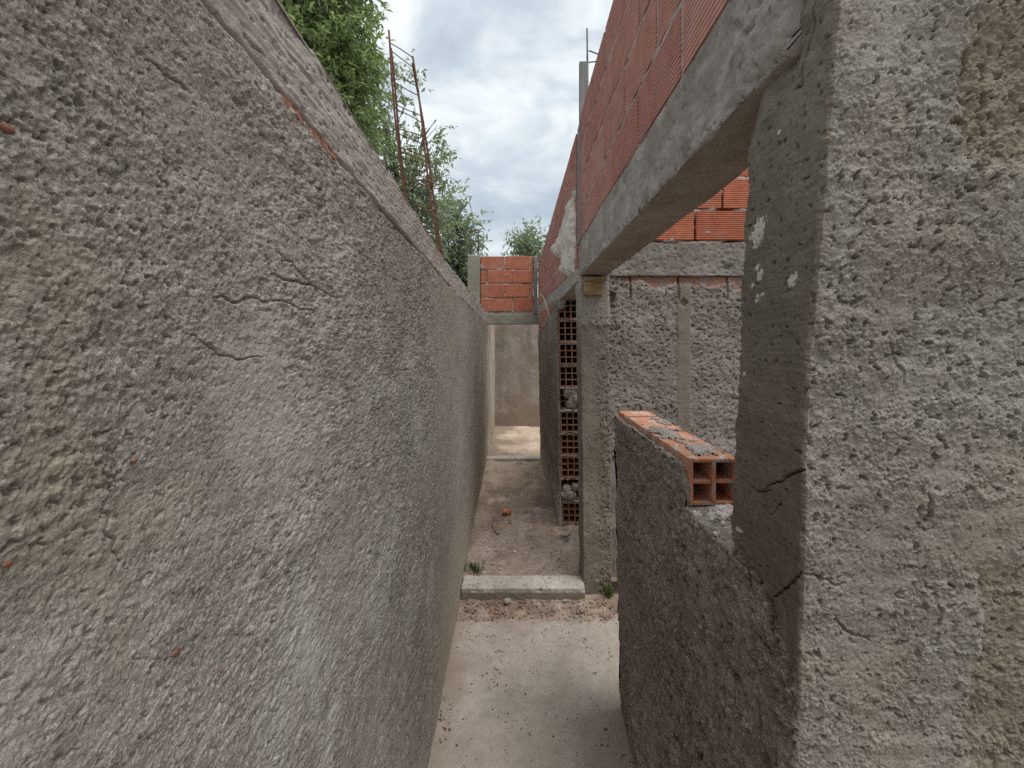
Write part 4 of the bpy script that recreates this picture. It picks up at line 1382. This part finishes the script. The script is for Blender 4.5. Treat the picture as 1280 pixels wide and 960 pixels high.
scatter('pale_gravel', 110, (-.36, -.1), (2.66, 3.3), lambda x, y: .056, (.003, .014), M['mortar'], 'pale bits of mortar along the wall foot', 7, 'gravel')

# red clay flecks set in the long wall's plaster
for (u, v, r_) in ((6, 160, .0036), (218, 816, .004), (166, 576, .003), (275, 838, .002), (7, 705, .0025)):
    y, z = lw(u, v)
    mb = MB(); mb.lump((-.349, y, z), r_, int(u) + 3, .4, 10, 7, (.6, 1.2, .8))
    adopt(mb.build('clay_fleck', M['fleck'], None, True), lwall)
# ------------------------------------------------------------------ light and sky
w = bpy.data.worlds.new('World'); scene.world = w; w.use_nodes = True
nt = w.node_tree
bg = nt.nodes['Background']
EL, AZ = math.radians(70), math.radians(136)      # sun from behind, to the right
sky = N(nt, 'ShaderNodeTexSky'); sky.sky_type = 'NISHITA'; sky.sun_disc = False
sky.sun_elevation = EL; sky.sun_rotation = AZ
tc = N(nt, 'ShaderNodeTexCoord').outputs['Generated']
mp = N(nt, 'ShaderNodeMapping'); mp.inputs['Scale'].default_value = (1.0, 1.0, 2.1); mp.inputs['Location'].default_value = (.3, .1, .2)
nt.links.new(tc, mp.inputs['Vector'])
c1 = noise(nt, mp.outputs['Vector'], 3.4, 9, .55, .35)
c2 = noise(nt, mp.outputs['Vector'], 1.7, 5, .5, .2)
cl = ramp(nt, c1, [(.33, (3.5, 4.15, 4.8)), (.46, (4.7, 5.3, 5.8)), (.57, (6.5, 6.95, 7.2)), (.67, (7.9, 8.15, 8.25))])
cov = ramp(nt, c2, [(.25, .78), (.5, .95)])
bgc = mix(nt, cov, sky.outputs[0], cl)
nt.links.new(bgc, bg.inputs['Color'])
bg.inputs['Strength'].default_value = .085

sd = bpy.data.lights.new('sun', 'SUN'); sd.energy = 1.7; sd.angle = math.radians(35); sd.color = (1, .96, .9)
so = bpy.data.objects.new('sun', sd); COL.objects.link(so)
# direction towards the sun: rotation measured from +y, clockwise seen from above
dx, dy, dz = math.sin(AZ) * math.cos(EL), math.cos(AZ) * math.cos(EL), math.sin(EL)
from mathutils import Vector
so.rotation_euler = Vector((-dx, -dy, -dz)).to_track_quat('-Z', 'Y').to_euler()
so.location = (3, -4, 8)

cam = bpy.data.cameras.new('camera'); co = bpy.data.objects.new('camera', cam); COL.objects.link(co)
cam.sensor_width = 36; cam.lens = FPX / 1280 * 36
cam.shift_x = -5 / 1280; cam.shift_y = -50 / 1280
co.location = (0, 0, EYE); co.rotation_euler = (math.radians(90), 0, 0)
cam.clip_start = .02; cam.clip_end = 500
scene.camera = co

scene.view_settings.view_transform = 'Standard'
scene.view_settings.look = 'None'
scene.view_settings.exposure = 0.75
scene.view_settings.gamma = 1
scene.view_settings.use_curve_mapping = False
scene.cycles.max_bounces = 8
scene.cycles.diffuse_bounces = 5
scene.cycles.use_denoising = False
